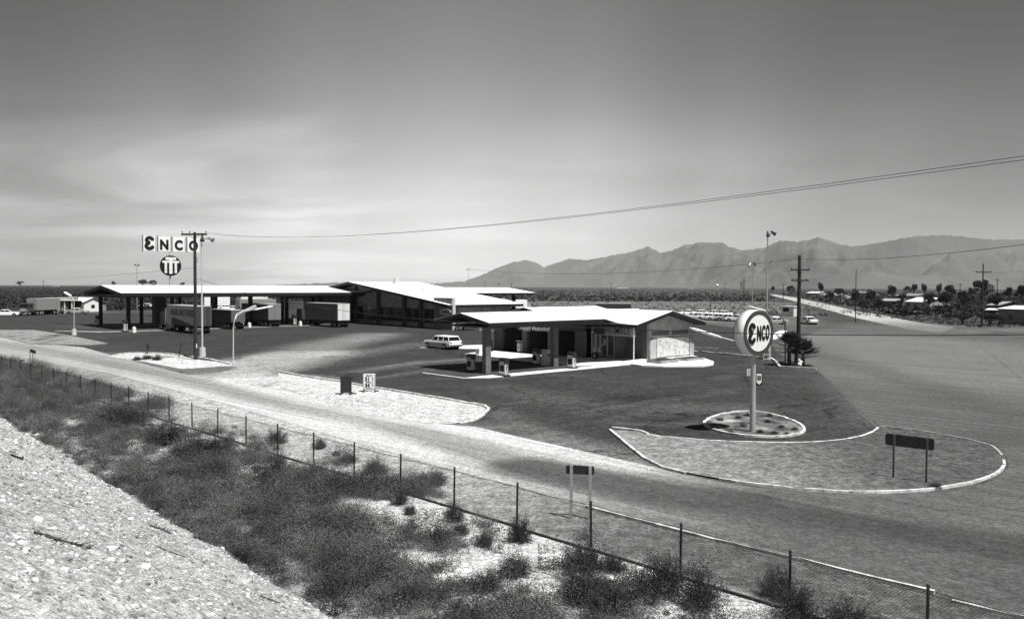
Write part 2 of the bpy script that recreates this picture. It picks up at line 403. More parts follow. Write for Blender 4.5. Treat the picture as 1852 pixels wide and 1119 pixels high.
# strip between embankment and frontage road
RL = [(-500, 560), (-200, 600), (0, 640), (200, 676), (400, 728), (600, 788), (800, 845), (960, 889), (1060, 918), (1852, 1119), (2300, 1233)]
rl = GP(RL)
farL = TD(140, -1.2); nearR = TD(-40, -1.2)
strip = rl + [nearR, TD(-40, .6), TD(95, .6)] + [TD(140, .6)]
def strip_fn(v):
    fen = np.array([(p.x - fa.x) * (-fdir.y) + (p.y - fa.y) * fdir.x for p in [Vector((a, b, 0)) for a, b in v]])
    al = np.array([(a - fa.x) * fdir.x + (b - fa.y) * fdir.y for a, b in v])
    side = fen * (1 if ((0 - fa.x) * (-fdir.y) + (0 - fa.y) * fdir.x) < 0 else -1)   # >0 beyond the fence
    bey = smooth01((side + .2) / .6)
    g = .105 + .27 * smooth01((al - 6) / 14) - .14 * smooth01((al - 45) / 20)  # verge darkens to the right: light falloff painted into its colour
    s = .46 - .06 * smooth01((6 - al) / 8)
    base_ = s * (1 - bey) + g * bey; out = []
    for (a, b), q, bb_ in zip(v, base_, bey):      # dead litter covers the soil where the weeds stand thick
        rel = Vector((a, b, 0)) - foot; t_, w_ = rel.dot(tdir), -rel.dot(ndir); k_ = smooth01((weed_density(t_, max(0, w_)) - .35) / .4) * (1 - bb_) * .72; out.append(q * (1 - k_) + .14 * k_)
    return np.array(out)
sheet("verge", strip, .004, M_SOIL, fn=strip_fn, sx=12, sy0=2.5)

# asphalt lot
LOT = [(-700, 580), (-300, 574), (0, 568), (200, 566), (560, 559), (860, 568), (1000, 582), (1240, 584), (1330, 592), (1385, 612), (1408, 640), (1440, 655), (1475, 668), (1510, 700),
       (1560, 752), (1588, 774), (1640, 830), (1400, 860), (1240, 880), (1000, 840), (800, 790), (600, 740), (430, 705), (330, 690), (200, 650), (60, 625), (-200, 600), (-700, 590)]
lot_str = [
    (GP([(330, 690), (430, 668), (500, 652), (560, 640)]), 2.2, 4.5, .50, .95),
    (GP([(430, 668), (520, 645), (600, 622), (680, 605)]), .8, 6.0, .20, .75),
    (GP([(520, 668), (640, 640), (760, 622)]), .2, 4.0, .12, .6),
    (GP([(640, 672), (760, 655), (840, 650)]), .2, 1.4, .14, .7),
    (GP([(690, 682), (780, 668), (850, 655)]), .1, .9, .12, .6),
    (GP([(700, 692), (780, 680)]), .1, .5, .03, .7),
    (GP([(1180, 740), (1260, 735), (1350, 738)]), .5, 2.5, .09, .6),
    (GP([(1120, 765), (1200, 770), (1260, 765)]), .1, .6, .11, .5),
    (GP([(900, 700), (1000, 720), (1100, 745)]), .5, 3, .075, .5),
    (GP([(900, 742), (920, 760), (1000, 790), (1100, 818), (1200, 846)]), .1, 1.6, .10, .6),
    (GP([(1184, 745), (1240, 750)]), .12, .05, .012, 1),
]
lot_str += [(GP([(380, 702), (450, 692), (505, 690), (520, 700)]), 2.0, 3.5, .48, .95)]
lot_str += [(GP([(800, 772), (900, 780), (1000, 805), (1100, 832), (1200, 852)]), .3, 3.2, .15, .75), (GP([(200, 640), (300, 662), (380, 680)]), .3, 4, .16, .6),
    (GP([(1440, 650), (1500, 690), (1560, 748), (1586, 772)]), .1, 2.2, .075, .6), (GP([(700, 712), (780, 722), (876, 738), (900, 745)]), .2, 1.3, .09, .5)]
rg = random.Random(5)
for _ in range(70):
    q = G(rg.uniform(420, 1560), 590 + 190 * rg.random() ** 1.3); lot_str.append(([(q.x, q.y)], rg.uniform(.05, .7), rg.uniform(.3, 1.6), rg.choice((.020, .022, .055, .065)), rg.uniform(.3, .75)))
for _ in range(16):
    q = G(rg.uniform(560, 1400), rg.uniform(610, 770)); a_ = rg.uniform(.3, 1.3); L_ = rg.uniform(5, 16); c_ = rg.uniform(-.03, .03)
    lot_str.append(([(q.x + L_ * k / 6 * math.cos(a_ + c_ * k), q.y + L_ * k / 6 * math.sin(a_ + c_ * k)) for k in range(7)], .05, rg.uniform(.3, .8), rg.choice((.022, .06, .07)), .6))
sheet("parking_lot", GP(LOT), .010, M_LOT, strokes=lot_str, base=.038, sx=6.5, sy0=1.4)

# frontage road merging with the side road on the right
RU = [(-500, 545), (-200, 580), (0, 608), (60, 620), (150, 628), (230, 650), (330, 676), (430, 694), (520, 706), (640, 738), (765, 764), (860, 772), (960, 795), (1100, 826), (1170, 842), (1240, 860),
      (1350, 880), (1460, 893), (1540, 898), (1640, 897), (1700, 893), (1760, 882), (1805, 865), (1824, 845), (1820, 828), (1805, 808), (1785, 799), (1700, 782), (1640, 775),
      (1591, 771), (1560, 748), (1510, 698), (1475, 667), (1445, 645), (1440, 615), (1480, 598), (1560, 590), (1700, 597), (1852, 612), (2300, 640), (3200, 700)]
road_poly = GP(RU) + [tuple(GP([(3200, 1460)])[0])] + list(reversed(rl))
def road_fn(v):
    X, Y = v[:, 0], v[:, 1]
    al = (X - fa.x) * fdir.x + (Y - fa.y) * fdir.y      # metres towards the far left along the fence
    a = .085 + .37 * smooth01((al - 4) / 19) - .15 * smooth01((al - 44) / 26)  # dust tone, with light falloff to the right painted in
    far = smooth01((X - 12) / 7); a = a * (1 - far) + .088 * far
    return paint(v, a, [
        (GP([(-200, 592), (0, 622), (150, 646), (300, 678), (480, 722), (700, 763), (960, 846), (1150, 885)]), .6, 1.7, .17, .78),
        (GP([(960, 846), (1200, 893), (1400, 915), (1852, 992), (2300, 1060)]), 1.0, 1.5, .045, .8),
        (GP([(900, 840), (1200, 915), (1500, 975), (1852, 1060)]), .1, .7, .06, .5),
        (GP([(420, 690), (640, 745), (900, 785), (1000, 805), (1150, 840)]), .4, 1.4, .52, .6),
        (GP([(1450, 905), (1600, 925), (1850, 960)]), .3, 1.0, .11, .6),
        (GP([(1500, 610), (1640, 620), (1800, 680)]), 6, 12, .145, .8),
        (GP([(1480, 640), (1650, 690), (1852, 760)]), .5, 3, .055, .4),
        (GP([(1640, 800), (1800, 790), (2100, 800)]), .3, 3, .06, .5)])
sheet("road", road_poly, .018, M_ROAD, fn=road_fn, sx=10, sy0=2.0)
sheet("dirt_road", GP([(1388, 532), (1402, 532.6), (1440, 538.5), (1500, 551), (1547, 562), (1600, 571), (1660, 583), (1730, 592), (1700, 601), (1640, 595), (1600, 586.5), (1547, 574.5), (1500, 561.5), (1440, 545.5)]), .026, M_GRAV, fn=lambda v: .36 - .22 * smooth01((200 - v[:, 1]) / 60), sx=10, sy0=1.2)

# dark patch of old tar and the gravel islands
def island(name, px, z, mat, base=.3, strokes=(), it=1, fn=None):
    return sheet(name, GP(px) if it == 0 else smoothpoly(GP(px), it), z, mat, base=base, strokes=strokes, fn=fn, sx=8, sy0=2.5)
IC = [(503, 674), (560, 683.5), (615, 691.5), (680, 703), (780, 719), (879, 736), (884, 741), (870, 755), (856, 762), (812, 767), (765, 765), (660, 747), (560, 722), (505, 700)]
sheet("gravel_island", GP(IC), .026, M_GRAV, base=.46, sx=8, sy0=2.5, strokes=[(GP([(500, 703), (540, 712)]), .1, .4, .15, .7), (GP([(640, 735), (760, 750)]), 1, 3, .44, .7)])
KC = GP([(503, 673), (560, 683), (615, 691), (680, 702.5), (780, 718.5), (876, 735), (884, 741)]); kerb("kerb", KC, .17, .14)
kerb("kerb", GP([(884, 741), (872, 753), (856, 761.5), (830, 766)]), .16, .08)
IA = [(1103, 779), (1162, 783), (1172, 788), (1230, 795), (1330, 801), (1430, 803), (1500, 800), (1550, 793), (1578, 784), (1588, 776), (1591, 773), (1640, 778), (1700, 786), (1780, 803), (1800, 812),
      (1812, 826), (1817, 842), (1806, 856), (1765, 873), (1700, 885), (1640, 890.5), (1540, 892), (1460, 887), (1350, 876), (1290, 866), (1240, 857), (1200, 848), (1165, 830), (1135, 806)]
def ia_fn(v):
    X = v[:, 0]; return .21 - .135 * smooth01((X - 7) / 9)  # gravel darkens rightward, the same light falloff put into its colour
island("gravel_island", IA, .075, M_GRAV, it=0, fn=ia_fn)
ia = GP(IA)
kerb("kerb", GP([(1240, 857), (1200, 847.5), (1165, 830), (1135, 806), (1103, 779)]), .13, .11)
kerb("kerb", GP([(1107, 776.5), (1160, 782.5), (1172, 788)]), .15, .15)
kerb("kerb", smoothpoly(GP([(1172, 788), (1230, 795), (1330, 801), (1430, 803), (1500, 800), (1550, 793), (1578, 784), (1588, 775)]), 2, False), .12, .10)
kerb("kerb", smoothpoly(GP([(1591, 773), (1640, 778), (1700, 786), (1780, 803), (1800, 812), (1812, 826)]), 2, False), .12, .11, mat=gm("worn_kerb", .30, .9, .4, 2))
kerb("kerb", smoothpoly(GP([(1815, 834), (1817, 843), (1806, 857), (1765, 873), (1700, 885), (1640, 890.5), (1540, 892), (1460, 887), (1350, 876), (1300, 868)]), 2, False), .10, .10)
# planter round the big sign
PL = [(1270, 768), (1282, 758), (1305, 750), (1340, 745), (1375, 746), (1415, 755), (1445, 767), (1457, 778), (1448, 786), (1420, 791), (1380, 792), (1330, 788), (1290, 779)]
pl = smoothpoly(GP(PL), 2); pls = smoothpoly(GP(PL), 1)
def pl_fn(v): return np.array([.05 + .30 * max(0, mn.noise(Vector((a * .9, b * 4.5, 2))) + .25) for a, b in v])
sheet("planter_bed", pls, .06, M_GRAV, fn=pl_fn, sx=4, sy0=1.2); kerb("kerb", pl, .15, .12, closed=True)
# far left islands
island("gravel_island", [(200, 646), (225, 640.6), (250, 639), (305, 640.6), (355, 650), (420, 659), (424, 662), (330, 668), (270, 657)], .05, M_GRAV, base=.48, it=0,
       strokes=[(GP([(238, 650), (262, 650), (285, 648)]), .4, 1.2, .10, .8)])
kerb("kerb", smoothpoly(GP([(200, 646), (225, 640.6), (250, 639), (305, 640.6), (330, 645)]), 1, False), .25, .16)
kerb("kerb", GP([(345, 647), (380, 652), (408, 658), (424, 661)]), .25, .2)
def mound_z(v): return np.array([.05 + .5 * max(0, 1 - abs((p[0] - mo[0]) * mu_[0] + (p[1] - mo[1]) * mu_[1]) / 3.2) for p in v])
mo = tuple(G(80, 611))[:2]; mu_ = (.62, .78)
island("gravel_island", [(-300, 590), (0, 597), (60, 597), (110, 604), (150, 612), (194, 621), (160, 624), (60, 622), (0, 608), (-300, 596)], .06, M_GRAV, base=.22, it=0,
       strokes=[(GP([(75, 616), (90, 610), (103, 606)]), .3, .5, .04, .9), (GP([(92, 617), (103, 614)]), .2, .5, .05, .9), (GP([(30, 605), (45, 599)]), .2, .5, .08, .8), (GP([(0, 606), (60, 617), (80, 621)]), .1, .5, .04, .9)])
kerb("kerb", GP([(-300, 597), (0, 609), (60, 623), (160, 625), (194, 622)]), .25, .10, mat=gm("dirty_kerb", .25, .9, .3, 2))
sheet("tar_patch", GP([(270, 661), (320, 662), (400, 663), (430, 664), (400, 673), (340, 678), (310, 671)]), .022, M_LOT, base=.12, sx=8, sy0=2)
# kerb on the fence side of the road, with breaks
kerb("kerb", GP([(1060, 918), (1228, 962), (1430, 1010)]), .12, .10)
kerb("kerb", GP([(1434, 1011), (1560, 1042), (1690, 1074)]), .10, .09)
kerb("kerb", GP([(1722, 1088), (1852, 1119), (2200, 1210)]), .09, .07)
kerb("kerb", GP([(1248, 629), (1300, 630), (1420, 637)]), .15, .12, mat=gm("worn_kerb", .3))
kerb("kerb", GP([(1248, 636.5), (1300, 640), (1395, 650), (1403, 655), (1410, 665), (1476, 669)]), .2, .2)

# rubble lying on the slope
def ico():
    bm = bmesh.new(); bmesh.ops.create_icosphere(bm, subdivisions=1, radius=1); v = np.array([tuple(a.co) for a in bm.verts]); f = np.array([[c.index for c in a.verts] for a in bm.faces]); bm.free(); return v, f
IV, IF = ico()
def rocks(pos, size):
    n = len(pos); V = np.zeros((n, len(IV), 3)); sc = RNG.uniform(.55, 1.3, (n, 1, 3)); sc[:, :, 2] *= .65
    jit = RNG.uniform(.75, 1.25, (n, len(IV), 1)); ang = RNG.uniform(0, 6.28, n)
    B = IV[None] * jit * sc * size[:, None, None]; c, s = np.cos(ang)[:, None], np.sin(ang)[:, None]
    V[:, :, 0] = B[:, :, 0] * c - B[:, :, 1] * s; V[:, :, 1] = B[:, :, 0] * s + B[:, :, 1] * c; V[:, :, 2] = B[:, :, 2]
    V += pos[:, None]; Fx = IF[None] + (np.arange(n) * len(IV))[:, None, None]
    return V.reshape(-1, 3), Fx.reshape(-1, 3)
def rockm(name, lo, hi):
    m, nt, b = newmat(name); N, L = nt.nodes, nt.links; ge = N.new("ShaderNodeNewGeometry")
    mr = N.new("ShaderNodeMapRange"); mr.inputs["To Min"].default_value = lo; mr.inputs["To Max"].default_value = hi
    L.new(ge.outputs["Random Per Island"], mr.inputs["Value"]); L.new(mr.outputs[0], b.inputs["Base Color"]); b.inputs["Roughness"].default_value = .9
    return m
pos = []; sz = []
for i in range(62000):
    t = 2.0 + 60 * random.random() ** 2.1; d = random.uniform(-.5, 9.3)
    s = min(.045, .009 * (1 / max(.01, random.random())) ** .45) * (1 + t / 26)
    x, y = TD(t, d); pos.append((x, y, slope_z(t, d) - s * .15)); sz.append(s)
V, Fc = rocks(np.array(pos), np.array(sz)); tag(np_mesh("rubble", V, Fc, rockm("rubble_stone", .10, .60)), "loose pale stones covering the embankment slope", "gravel", kind="stuff")
# individual boulders that stand out
for i, (px, py, s, lb) in enumerate([(66, 942, .11, "pale flat stone high on the slope at the far left"), (200, 992, .12, "broad white stone right of the dark twig on the slope"),
        (262, 1026, .09, "white stone near the middle of the rubble slope"), (44, 998, .07, "small white stone near the left edge of the slope"),
        (236, 938, .09, "grey stone with a dark hollow below the weeds"), (505, 1046, .09, "white stone at the upper edge of the slope toe"),
        (92, 830, .12, "dark lone stone high on the slope edge"), (145, 957, .08, "pale stone above the dark twig")]):
    for dd in np.arange(0, 9, .02):       # march down the view ray to the slope
        pass
    r = ray(px, py); q = None
    for k in np.arange(4, 60, .05):
        p = Vector((0, 0, CH)) + r * k; rel = p - foot; tt = rel.dot(tdir); d2 = rel.dot(ndir)
        if p.z < slope_z(tt, d2): q = p; break
    if q is None: continue
    V, Fc = rocks(np.zeros((1, 3)), np.array([s])); bo = np_mesh("boulder", V, Fc, rockm("boulder_stone_dark", .05, .06) if "dark lone" in lb else rockm("boulder_stone", .62, .72))
    bo.location = q; tag(bo, lb, "stone", "stones on the embankment slope")

# ============================================================ PLANTS
def rand_dirs(n, zmin=-1.0):
    z = RNG.uniform(zmin, 1, n); a = RNG.uniform(0, 2 * PI, n); r = np.sqrt(np.maximum(0, 1 - z * z)); return np.stack([r * np.cos(a), r * np.sin(a), z], 1)
def quads(C, size, asp=.5):
    """one small leaf quad per centre, random orientation"""
    n = len(C); d = rand_dirs(n); e = np.cross(d, rand_dirs(n)); e /= np.maximum(np.linalg.norm(e, axis=1, keepdims=True), 1e-6)
    s = (size if np.ndim(size) else np.full(n, size))[:, None] * RNG.uniform(.6, 1.3, (n, 1))
    V = np.stack([C - d * s - e * s * asp * .4, C - d * s * .1 + e * s * asp, C + d * s, C + d * s * .1 - e * s * asp], 1)
    return V.reshape(-1, 3), np.arange(4 * n).reshape(-1, 4)
def blades(B, D, L, w):
    """thin upright triangles (as quads) from bases B along D"""
    n = len(B); L = L[:, None]; s = np.cross(D, rand_dirs(n)); s /= np.maximum(np.linalg.norm(s, axis=1, keepdims=True), 1e-6); w = (w if np.ndim(w) else np.full(n, w))[:, None]
    mid = B + D * L * .55 + np.array([0, 0, .04]) * L; tip = B + D * L + np.array([0, 0, -.10]) * L
    V = np.stack([B - s * w * .5, B + s * w * .5, mid + s * w * .4, mid - s * w * .4, tip + s * w * .12, tip - s * w * .12], 1).reshape(-1, 3)
    i = np.arange(n)[:, None] * 6; F1 = np.concatenate([i + np.array([[0, 1, 2, 3]]), i + np.array([[3, 2, 4, 5]])], 0); return V, F1
def merge(parts):
    V = []; Fc = []; n = 0
    for v, f in parts: V.append(v); Fc.append(f + n); n += len(v)
    return np.concatenate(V), np.concatenate(Fc)
def shrub_mesh(seed, n=9500, leaf=.028, dense=1.5):
    """unit shrub: radius about 1, height about 1, many stems from one root"""
    global RNG; keep = RNG; RNG = np.random.default_rng(seed)
    ns = int(70 * dense); D = rand_dirs(ns, .02); D[:, 2] = np.abs(D[:, 2]) * .95 + .10; D[:, :2] *= 1.12
    Ls = RNG.uniform(.6, 1.08, ns)
    k = RNG.integers(0, ns, n); f = RNG.uniform(.06, 1.04, n) ** .55
    C = D[k] * (Ls[k] * f)[:, None] + RNG.normal(0, .075, (n, 3)) * (.4 + f[:, None]); C[:, 2] = np.maximum(C[:, 2], .01)
    lobes = rand_dirs(3, 0) * .35; C += 0 * C
    g = quads(C, leaf, .45); RNG2 = RNG
    B = np.zeros((ns, 3)); B[:, :2] = RNG.normal(0, .05, (ns, 2)); bl = blades(B, D, Ls, .022)
    tw = 260; kk = RNG.integers(0, ns, tw); BB = D[kk] * (Ls[kk] * RNG.uniform(.3, .9, tw))[:, None]; DD = D[kk] + rand_dirs(tw) * .6
    tb = blades(BB, DD, RNG.uniform(.12, .35, tw), .012)
    RNG = keep; return g, merge([bl, tb])
SHR = []
for sd in range(5):
    (gv, gf), (sv, sf) = shrub_mesh(sd)
    r_ = np_mesh("shrub", gv, gf, LEAF); st = np_mesh("stems", sv, sf, BARK, r_); SHR.append(r_)
used_sh = set()
def shrub(px, py, w, h, label, name="shrub", grp="shrubs along the chain-link fence", cat="shrub", mat=None, var=None, z=0.0):
    g = G(px, py, z); k = random.randrange(5) if var is None else var
    if k in used_sh: o = dup(SHR[k])
    else: o = SHR[k]; used_sh.add(k)
    s = g.y / F; o.name = name
    return place(o, (g.x, g.y, z), random.uniform(0, 6), label, grp, (w * s / 1.75, w * s / 1.75, h * s / .98), cat)
for a in [
    (498, 801, 42, 27, "round dark shrub crossed by a fence post, first clear one from the left"),
    (577, 812, 24, 20, "small round shrub touching the fence post left of two tiny scrubs"),
    (608, 824, 14, 9, "tiny low scrub on gravel behind the fence, left of a flat spreading one"),
    (630, 836, 30, 16, "low flat shrub on gravel behind the fence"),
    (680, 856, 44, 30, "bushy shrub on the gravel strip midway between two fence posts"),
    (786, 877, 42, 28, "spiky shrub beyond the fence, the last before the bare gravel and road sign"),
    (764, 868, 22, 13, "thin sprig left of the spiky shrub beyond the fence"),
    (721, 912, 34, 24, "compact dark shrub at the fence foot in line with the spiky shrub"),
    (742, 930, 24, 20, "small shrub just below the fence foot right of a compact dark shrub"),
    (820, 943, 38, 38, "pointed upright shrub growing through the fence at a post"),
    (939, 978, 50, 46, "tall pointed shrub growing through the fence left of the road sign"),
    (1052, 1031, 86, 58, "large dark shrub swallowing the fence post nearest the road sign"),
    (1112, 1032, 50, 36, "lower half-open shrub leaning right beside the large dark shrub"),
    (1196, 1072, 92, 74, "biggest shrub in front of the fence, left half of a pair"),
    (1268, 1096, 84, 74, "shrub with trailing twigs, right half of the big pair"),
    (1405, 1080, 66, 56, "wide shrub behind the fence near the broken kerb"),
    (1440, 1124, 84, 66, "dark shrub at the bottom edge growing through the fence"),
    (1540, 1142, 96, 60, "low dark shrub cut by the bottom edge of the view"),
    (415, 806, 22, 23, "single upright little shrub at the fence foot among lower weeds"),
    (835, 966, 30, 24, "small grey shrub on sand below the fence"), (876, 985, 34, 28, "loose shrub on sand below the tall pointed one"),
    (930, 1040, 60, 40, "spreading weed-like shrub in the middle of the sandy strip"), (1045, 1082, 70, 46, "loose shrub below the large dark one"),
    (1110, 1105, 80, 48, "ragged shrub with dead stalks in the sandy strip"), (880, 1064, 60, 40, "tangled shrub low in the strip beside bare sand"),
    (300, 802, 84, 36, "wide low shrub left of the bare sand patch"), (375, 826, 90, 42, "broad dark shrub at the fence foot before the pale sand"), (215, 768, 90, 36, "dark shrub clump touching the fence at the far left"),
    (500, 864, 70, 40, "dark shrub rising from the weeds below the round dark one beyond the fence"), (575, 905, 60, 32, "rounded shrub amid weeds below the fence ledge"),
    (1690, 884, 22, 14, "tiny shrub by the kerb on the right gravel island"), (1683, 827, 12, 6, "tiny sprout in front of the wide sign on the island"),
]: shrub(*a)
for a, l in [((248, 652, 16, 8), "tuft in the drain hollow of the far island"), ((266, 650, 18, 10), "middle dry tuft in the drain hollow"), ((284, 652, 18, 11), "right dry tuft in the drain hollow")]:
    shrub(*a, l, grp="tufts in the drain hollow")
for a in [(1290, 775), (1303, 760), (1335, 756), (1388, 764), (1345, 770), (1375, 782), (1400, 784), (1392, 753), (1412, 773), (1424, 786), (1436, 777), (1322, 783), (1352, 752)]:
    shrub(a[0], a[1] + 2, 13, 8, "tiny dark plant in the stone planter under the round sign", name="plant", grp="small plants in the sign planter", cat="plant")

# weed mass at the toe of the embankment
P = []; Rr = []
while len(P) < 2500:
    t = random.uniform(3, 32) if random.random() < .5 else random.uniform(20, 90); w = random.uniform(-.2, WD + .3); dn = weed_density(t, max(0, w))
    if random.random() > dn * 1.1: continue
    x, y = TD(t, -w); P.append((x, y, max(0, slope_z(t, -w)))); Rr.append(random.choice((.14, .20, .28, .36, .46, .62)) * random.uniform(.8, 1.2) * (.7 + .4 * min(1, max(.3, dn))) * (.6 if w < .4 else 1) * (1 if t < 45 else 1.25))
P = np.array(P); Rr = np.array(Rr); cnt = (60 + 2500 * Rr ** 2 * np.where(np.linalg.norm(P[:, :2], axis=1) > 45, .9, 1)).astype(int); k = np.repeat(np.arange(len(P)), cnt); n = len(k)
D = rand_dirs(n, 0); lob = 1 + .28 * np.sin(D[:, 0] * 7 + k * 1.7) * np.cos(D[:, 1] * 6 + k) ; rr_ = Rr[k] * lob * RNG.uniform(.1, 1.0, n) ** .42
C = P[k] + D * rr_[:, None] * np.array([1.15, 1.15, 1.05]); C[:, 2] += .01; a2 = quads(C, .021, .5)
nb = 34; k = np.repeat(np.arange(len(P)), nb); D = rand_dirs(len(k), .1); D[:, 2] += .2
a1 = blades(P[k] + np.stack([RNG.normal(0, .06, len(k)), RNG.normal(0, .06, len(k)), np.zeros(len(k))], 1), D, Rr[k] * RNG.uniform(.7, 1.35, len(k)), .009)
# low understorey between the mounds
Q = []
while len(Q) < 32000:
    t = random.uniform(3, 34) if random.random() < .55 else random.uniform(20, 90); w = random.uniform(-.25, WD + .2)
    if random.random() < weed_density(t, max(0, w)) * .9 - .15: x, y = TD(t, -w); Q.append((x, y, max(0, slope_z(t, -w)) + random.uniform(.01, .14)))
a3 = quads(np.array(Q), .022, .5)
V, Fc = merge([a1, a2, a3]); tag(np_mesh("weeds", V, Fc, WEED), "dense mass of weeds between the rubble slope and the fence", "weeds", kind="stuff")
# sparse dry stalks
P = []
while len(P) < 700:
    t = random.uniform(4, 60); w = random.uniform(.2, WD + 2.2)
    if w > WD and random.random() < .45: continue
    x, y = TD(t, -w); P.append((x, y, .005))
P = np.array(P); nb = 9; k = np.repeat(np.arange(len(P)), nb); D = rand_dirs(len(k), .3); D[:, 2] += .4
a1 = blades(P[k] + np.stack([RNG.normal(0, .05, len(k)), RNG.normal(0, .05, len(k)), np.zeros(len(k))], 1), D, RNG.uniform(.06, .26, len(k)), .008)
tag(np_mesh("dry_grass", a1[0], a1[1], DRYG), "scattered dry stalks on the sandy strip", "grass", kind="stuff")
# tall seed stalks
P = []
for px, py in [(905, 1000), (918, 1003), (930, 1022), (1003, 1040), (985, 1030), (1085, 1068), (1100, 1072), (1112, 1066), (1124, 1066), (1084, 1078), (975, 1035), (1068, 1066)]:
    g = G(px, py)
    for j in range(3): P.append((g.x + random.gauss(0, .06), g.y + random.gauss(0, .06), 0))
P = np.array(P); nb = 46; k = np.repeat(np.arange(len(P)), nb); hh = RNG.uniform(.05, .75, len(k)); C = P[k] + np.stack([RNG.normal(0, .018, len(k)), RNG.normal(0, .018, len(k)), hh], 1)
tag(np_mesh("seed_stalks", *quads(C, .022), LEAFD), "tall dark seed stalks on the sandy strip", "weeds", kind="stuff")
# dark dead branches on the slope, a pale stick
def twig(pts, r, mat, label, name="dead_branch"):
    m = MB(); P0 = []
    for px, py in pts:
        rr = ray(px, py)
        for kk in np.arange(4, 80, .04):
            p = Vector((0, 0, CH)) + rr * kk; rel = p - foot; tt = rel.dot(tdir); d2 = rel.dot(ndir)
            if p.z < max(0, slope_z(tt, d2)) + r: break
        P0.append(p)
    m.tube(P0, r, 5)
    for a, b in zip(P0, P0[1:]):
        for _ in range(7):
            q = a.lerp(b, random.random()); m.cyl(q, q + Vector((random.gauss(0, .09), random.gauss(0, .09), random.uniform(.0, .07))), r * .5, r * .15, 4, False)
    return tag(m.build(name, mat), label, "branch")
twig([(62, 962), (85, 968), (110, 976), (135, 983), (162, 991)], .022, BARK, "long dark dead branch lying on the rubble slope")
twig([(268, 949), (290, 955), (308, 963)], .016, BARK, "short dark branch on the slope below the weeds")
twig([(285, 988), (310, 998), (338, 1008)], .012, BARK, "thin dark branch in the middle of the rubble slope")
twig([(450, 1072), (480, 1080), (508, 1090)], .012, BARK, "thin dark branch near the foot of the rubble slope")
twig([(20, 822), (42, 829)], .03, BARK, "short dark branch near the top left of the slope")

# far scrub
def scrub(name, n, fx, fy, size, label, leafs=13, lf=.38):
    px = []
    while len(px) < n:
        x, y = fx(), fy(); yh = 518 + (x - 926) * .0033
        if scrub_ok(x, y): px.append((x, y))
    P = np.array([tuple(G(a, b)) for a, b in px]); s = RNG.uniform(.6, 1.4, n) * size
    k = np.repeat(np.arange(n), leafs); D = rand_dirs(len(k), -.1); D[:, 2] = np.abs(D[:, 2])
    C = P[k] + D * s[k][:, None] * np.array([1.15, 1.15, .85]) * RNG.uniform(.3, 1, (len(k), 1)); q = quads(C, s[k] * lf, .8)
    return tag(np_mesh(name, q[0], q[1], SCRUBM), label, "scrub", kind="stuff")
def scrub_ok(x, y):
    if x < 600: return y < 562 - max(0, (x - 200)) * .05 and not (0 < x < 190 and y > 556)
    if x < 1395: return y < 545
    return y < 575 and not (x < 1400 + (y - 533) * 3.6 and y > 541) and not (abs(x - (1392 + (y - 532) * 4.75)) < 16 + (y - 532) * .95)
scrub("scrub", 15000, lambda: random.uniform(-250, 2100), lambda: 520.4 + 50 * random.random() ** 1.6, 1.15, "dark desert scrub stretching to the horizon")
scrub_ok = lambda x, y: x > 1450 + (y - 530) * 6.2 and not (1780 < x < 1920 and y > 583) and not (1632 < x < 1680 and y > 556)
scrub("hedgerow_scrub", 1500, lambda: random.uniform(1430, 2100), lambda: 523 + 42 * random.random() ** .8, 1.9, "dark bushes and hedges packed between the distant houses", 60, .17)
P = []
scrub_ok = lambda x, y: (950 < x < 1500 and 543 < y < 572) or (x > 1500 and 560 < y < 592 and x > 1560 + (y - 571) * 9.5)
scrub("field_scrub", 2600, lambda: random.uniform(950, 2000), lambda: random.uniform(543, 592), .45, "low clumps dotting the pale field behind the stations", 16, .24)

# trees
def tree_mesh(seed, n=1500, leaf=.34, spread=1.0):
    rng = random.Random(seed); m = MB(); H0 = 2.0; m.cyl((0, 0, -.1), (0.1, 0, H0), .24, .17, 8, False)
    cs = []
    for i in range(9):
        a = i * 2.4 + rng.random(); e = rng.uniform(.2, 1.2); r = rng.uniform(1.2, 2.6) * spread
        p = Vector((math.cos(a) * r * math.cos(e), math.sin(a) * r * math.cos(e), H0 + .8 + r * math.sin(e))); cs.append((p, rng.uniform(.75, 1.35)))
        m.cyl((.05, 0, H0 * rng.uniform(.6, 1)), p, .10, .03, 5, False)
    k = RNG.integers(0, len(cs), n); C = np.array([tuple(c[0]) for c in cs])[k]; rr = np.array([c[1] for c in cs])[k]
    C = C + rand_dirs(n) * (rr * RNG.uniform(.25, 1.0, n) ** .5)[:, None] * np.array([1.15, 1.15, .75]); q = quads(C, leaf * .62, .75)
    r_ = bpy.data.objects.new("tree", None); COL.objects.link(r_); np_mesh("crown", q[0], q[1], LEAFD, r_); m.build("trunk", BARK, r_); return r_
TR = [tree_mesh(s, spread=[1, 1.25, .8][s % 3]) for s in range(4)]; used_t = set()
def tree(px, pyb, pyt, w, label, grp="trees among the distant houses", k=None):
    g = G(px, pyb); k = random.randrange(4) if k is None else k
    if k in used_t: o = dup(TR[k])
    else: o = TR[k]; used_t.add(k)
    s = g.y / F; h = (pyb - pyt) * s; ww = w * s
    return place(o, tuple(g), random.uniform(0, 6), label, grp, (ww / 6.2, ww / 6.2, h / 5.6), "tree")
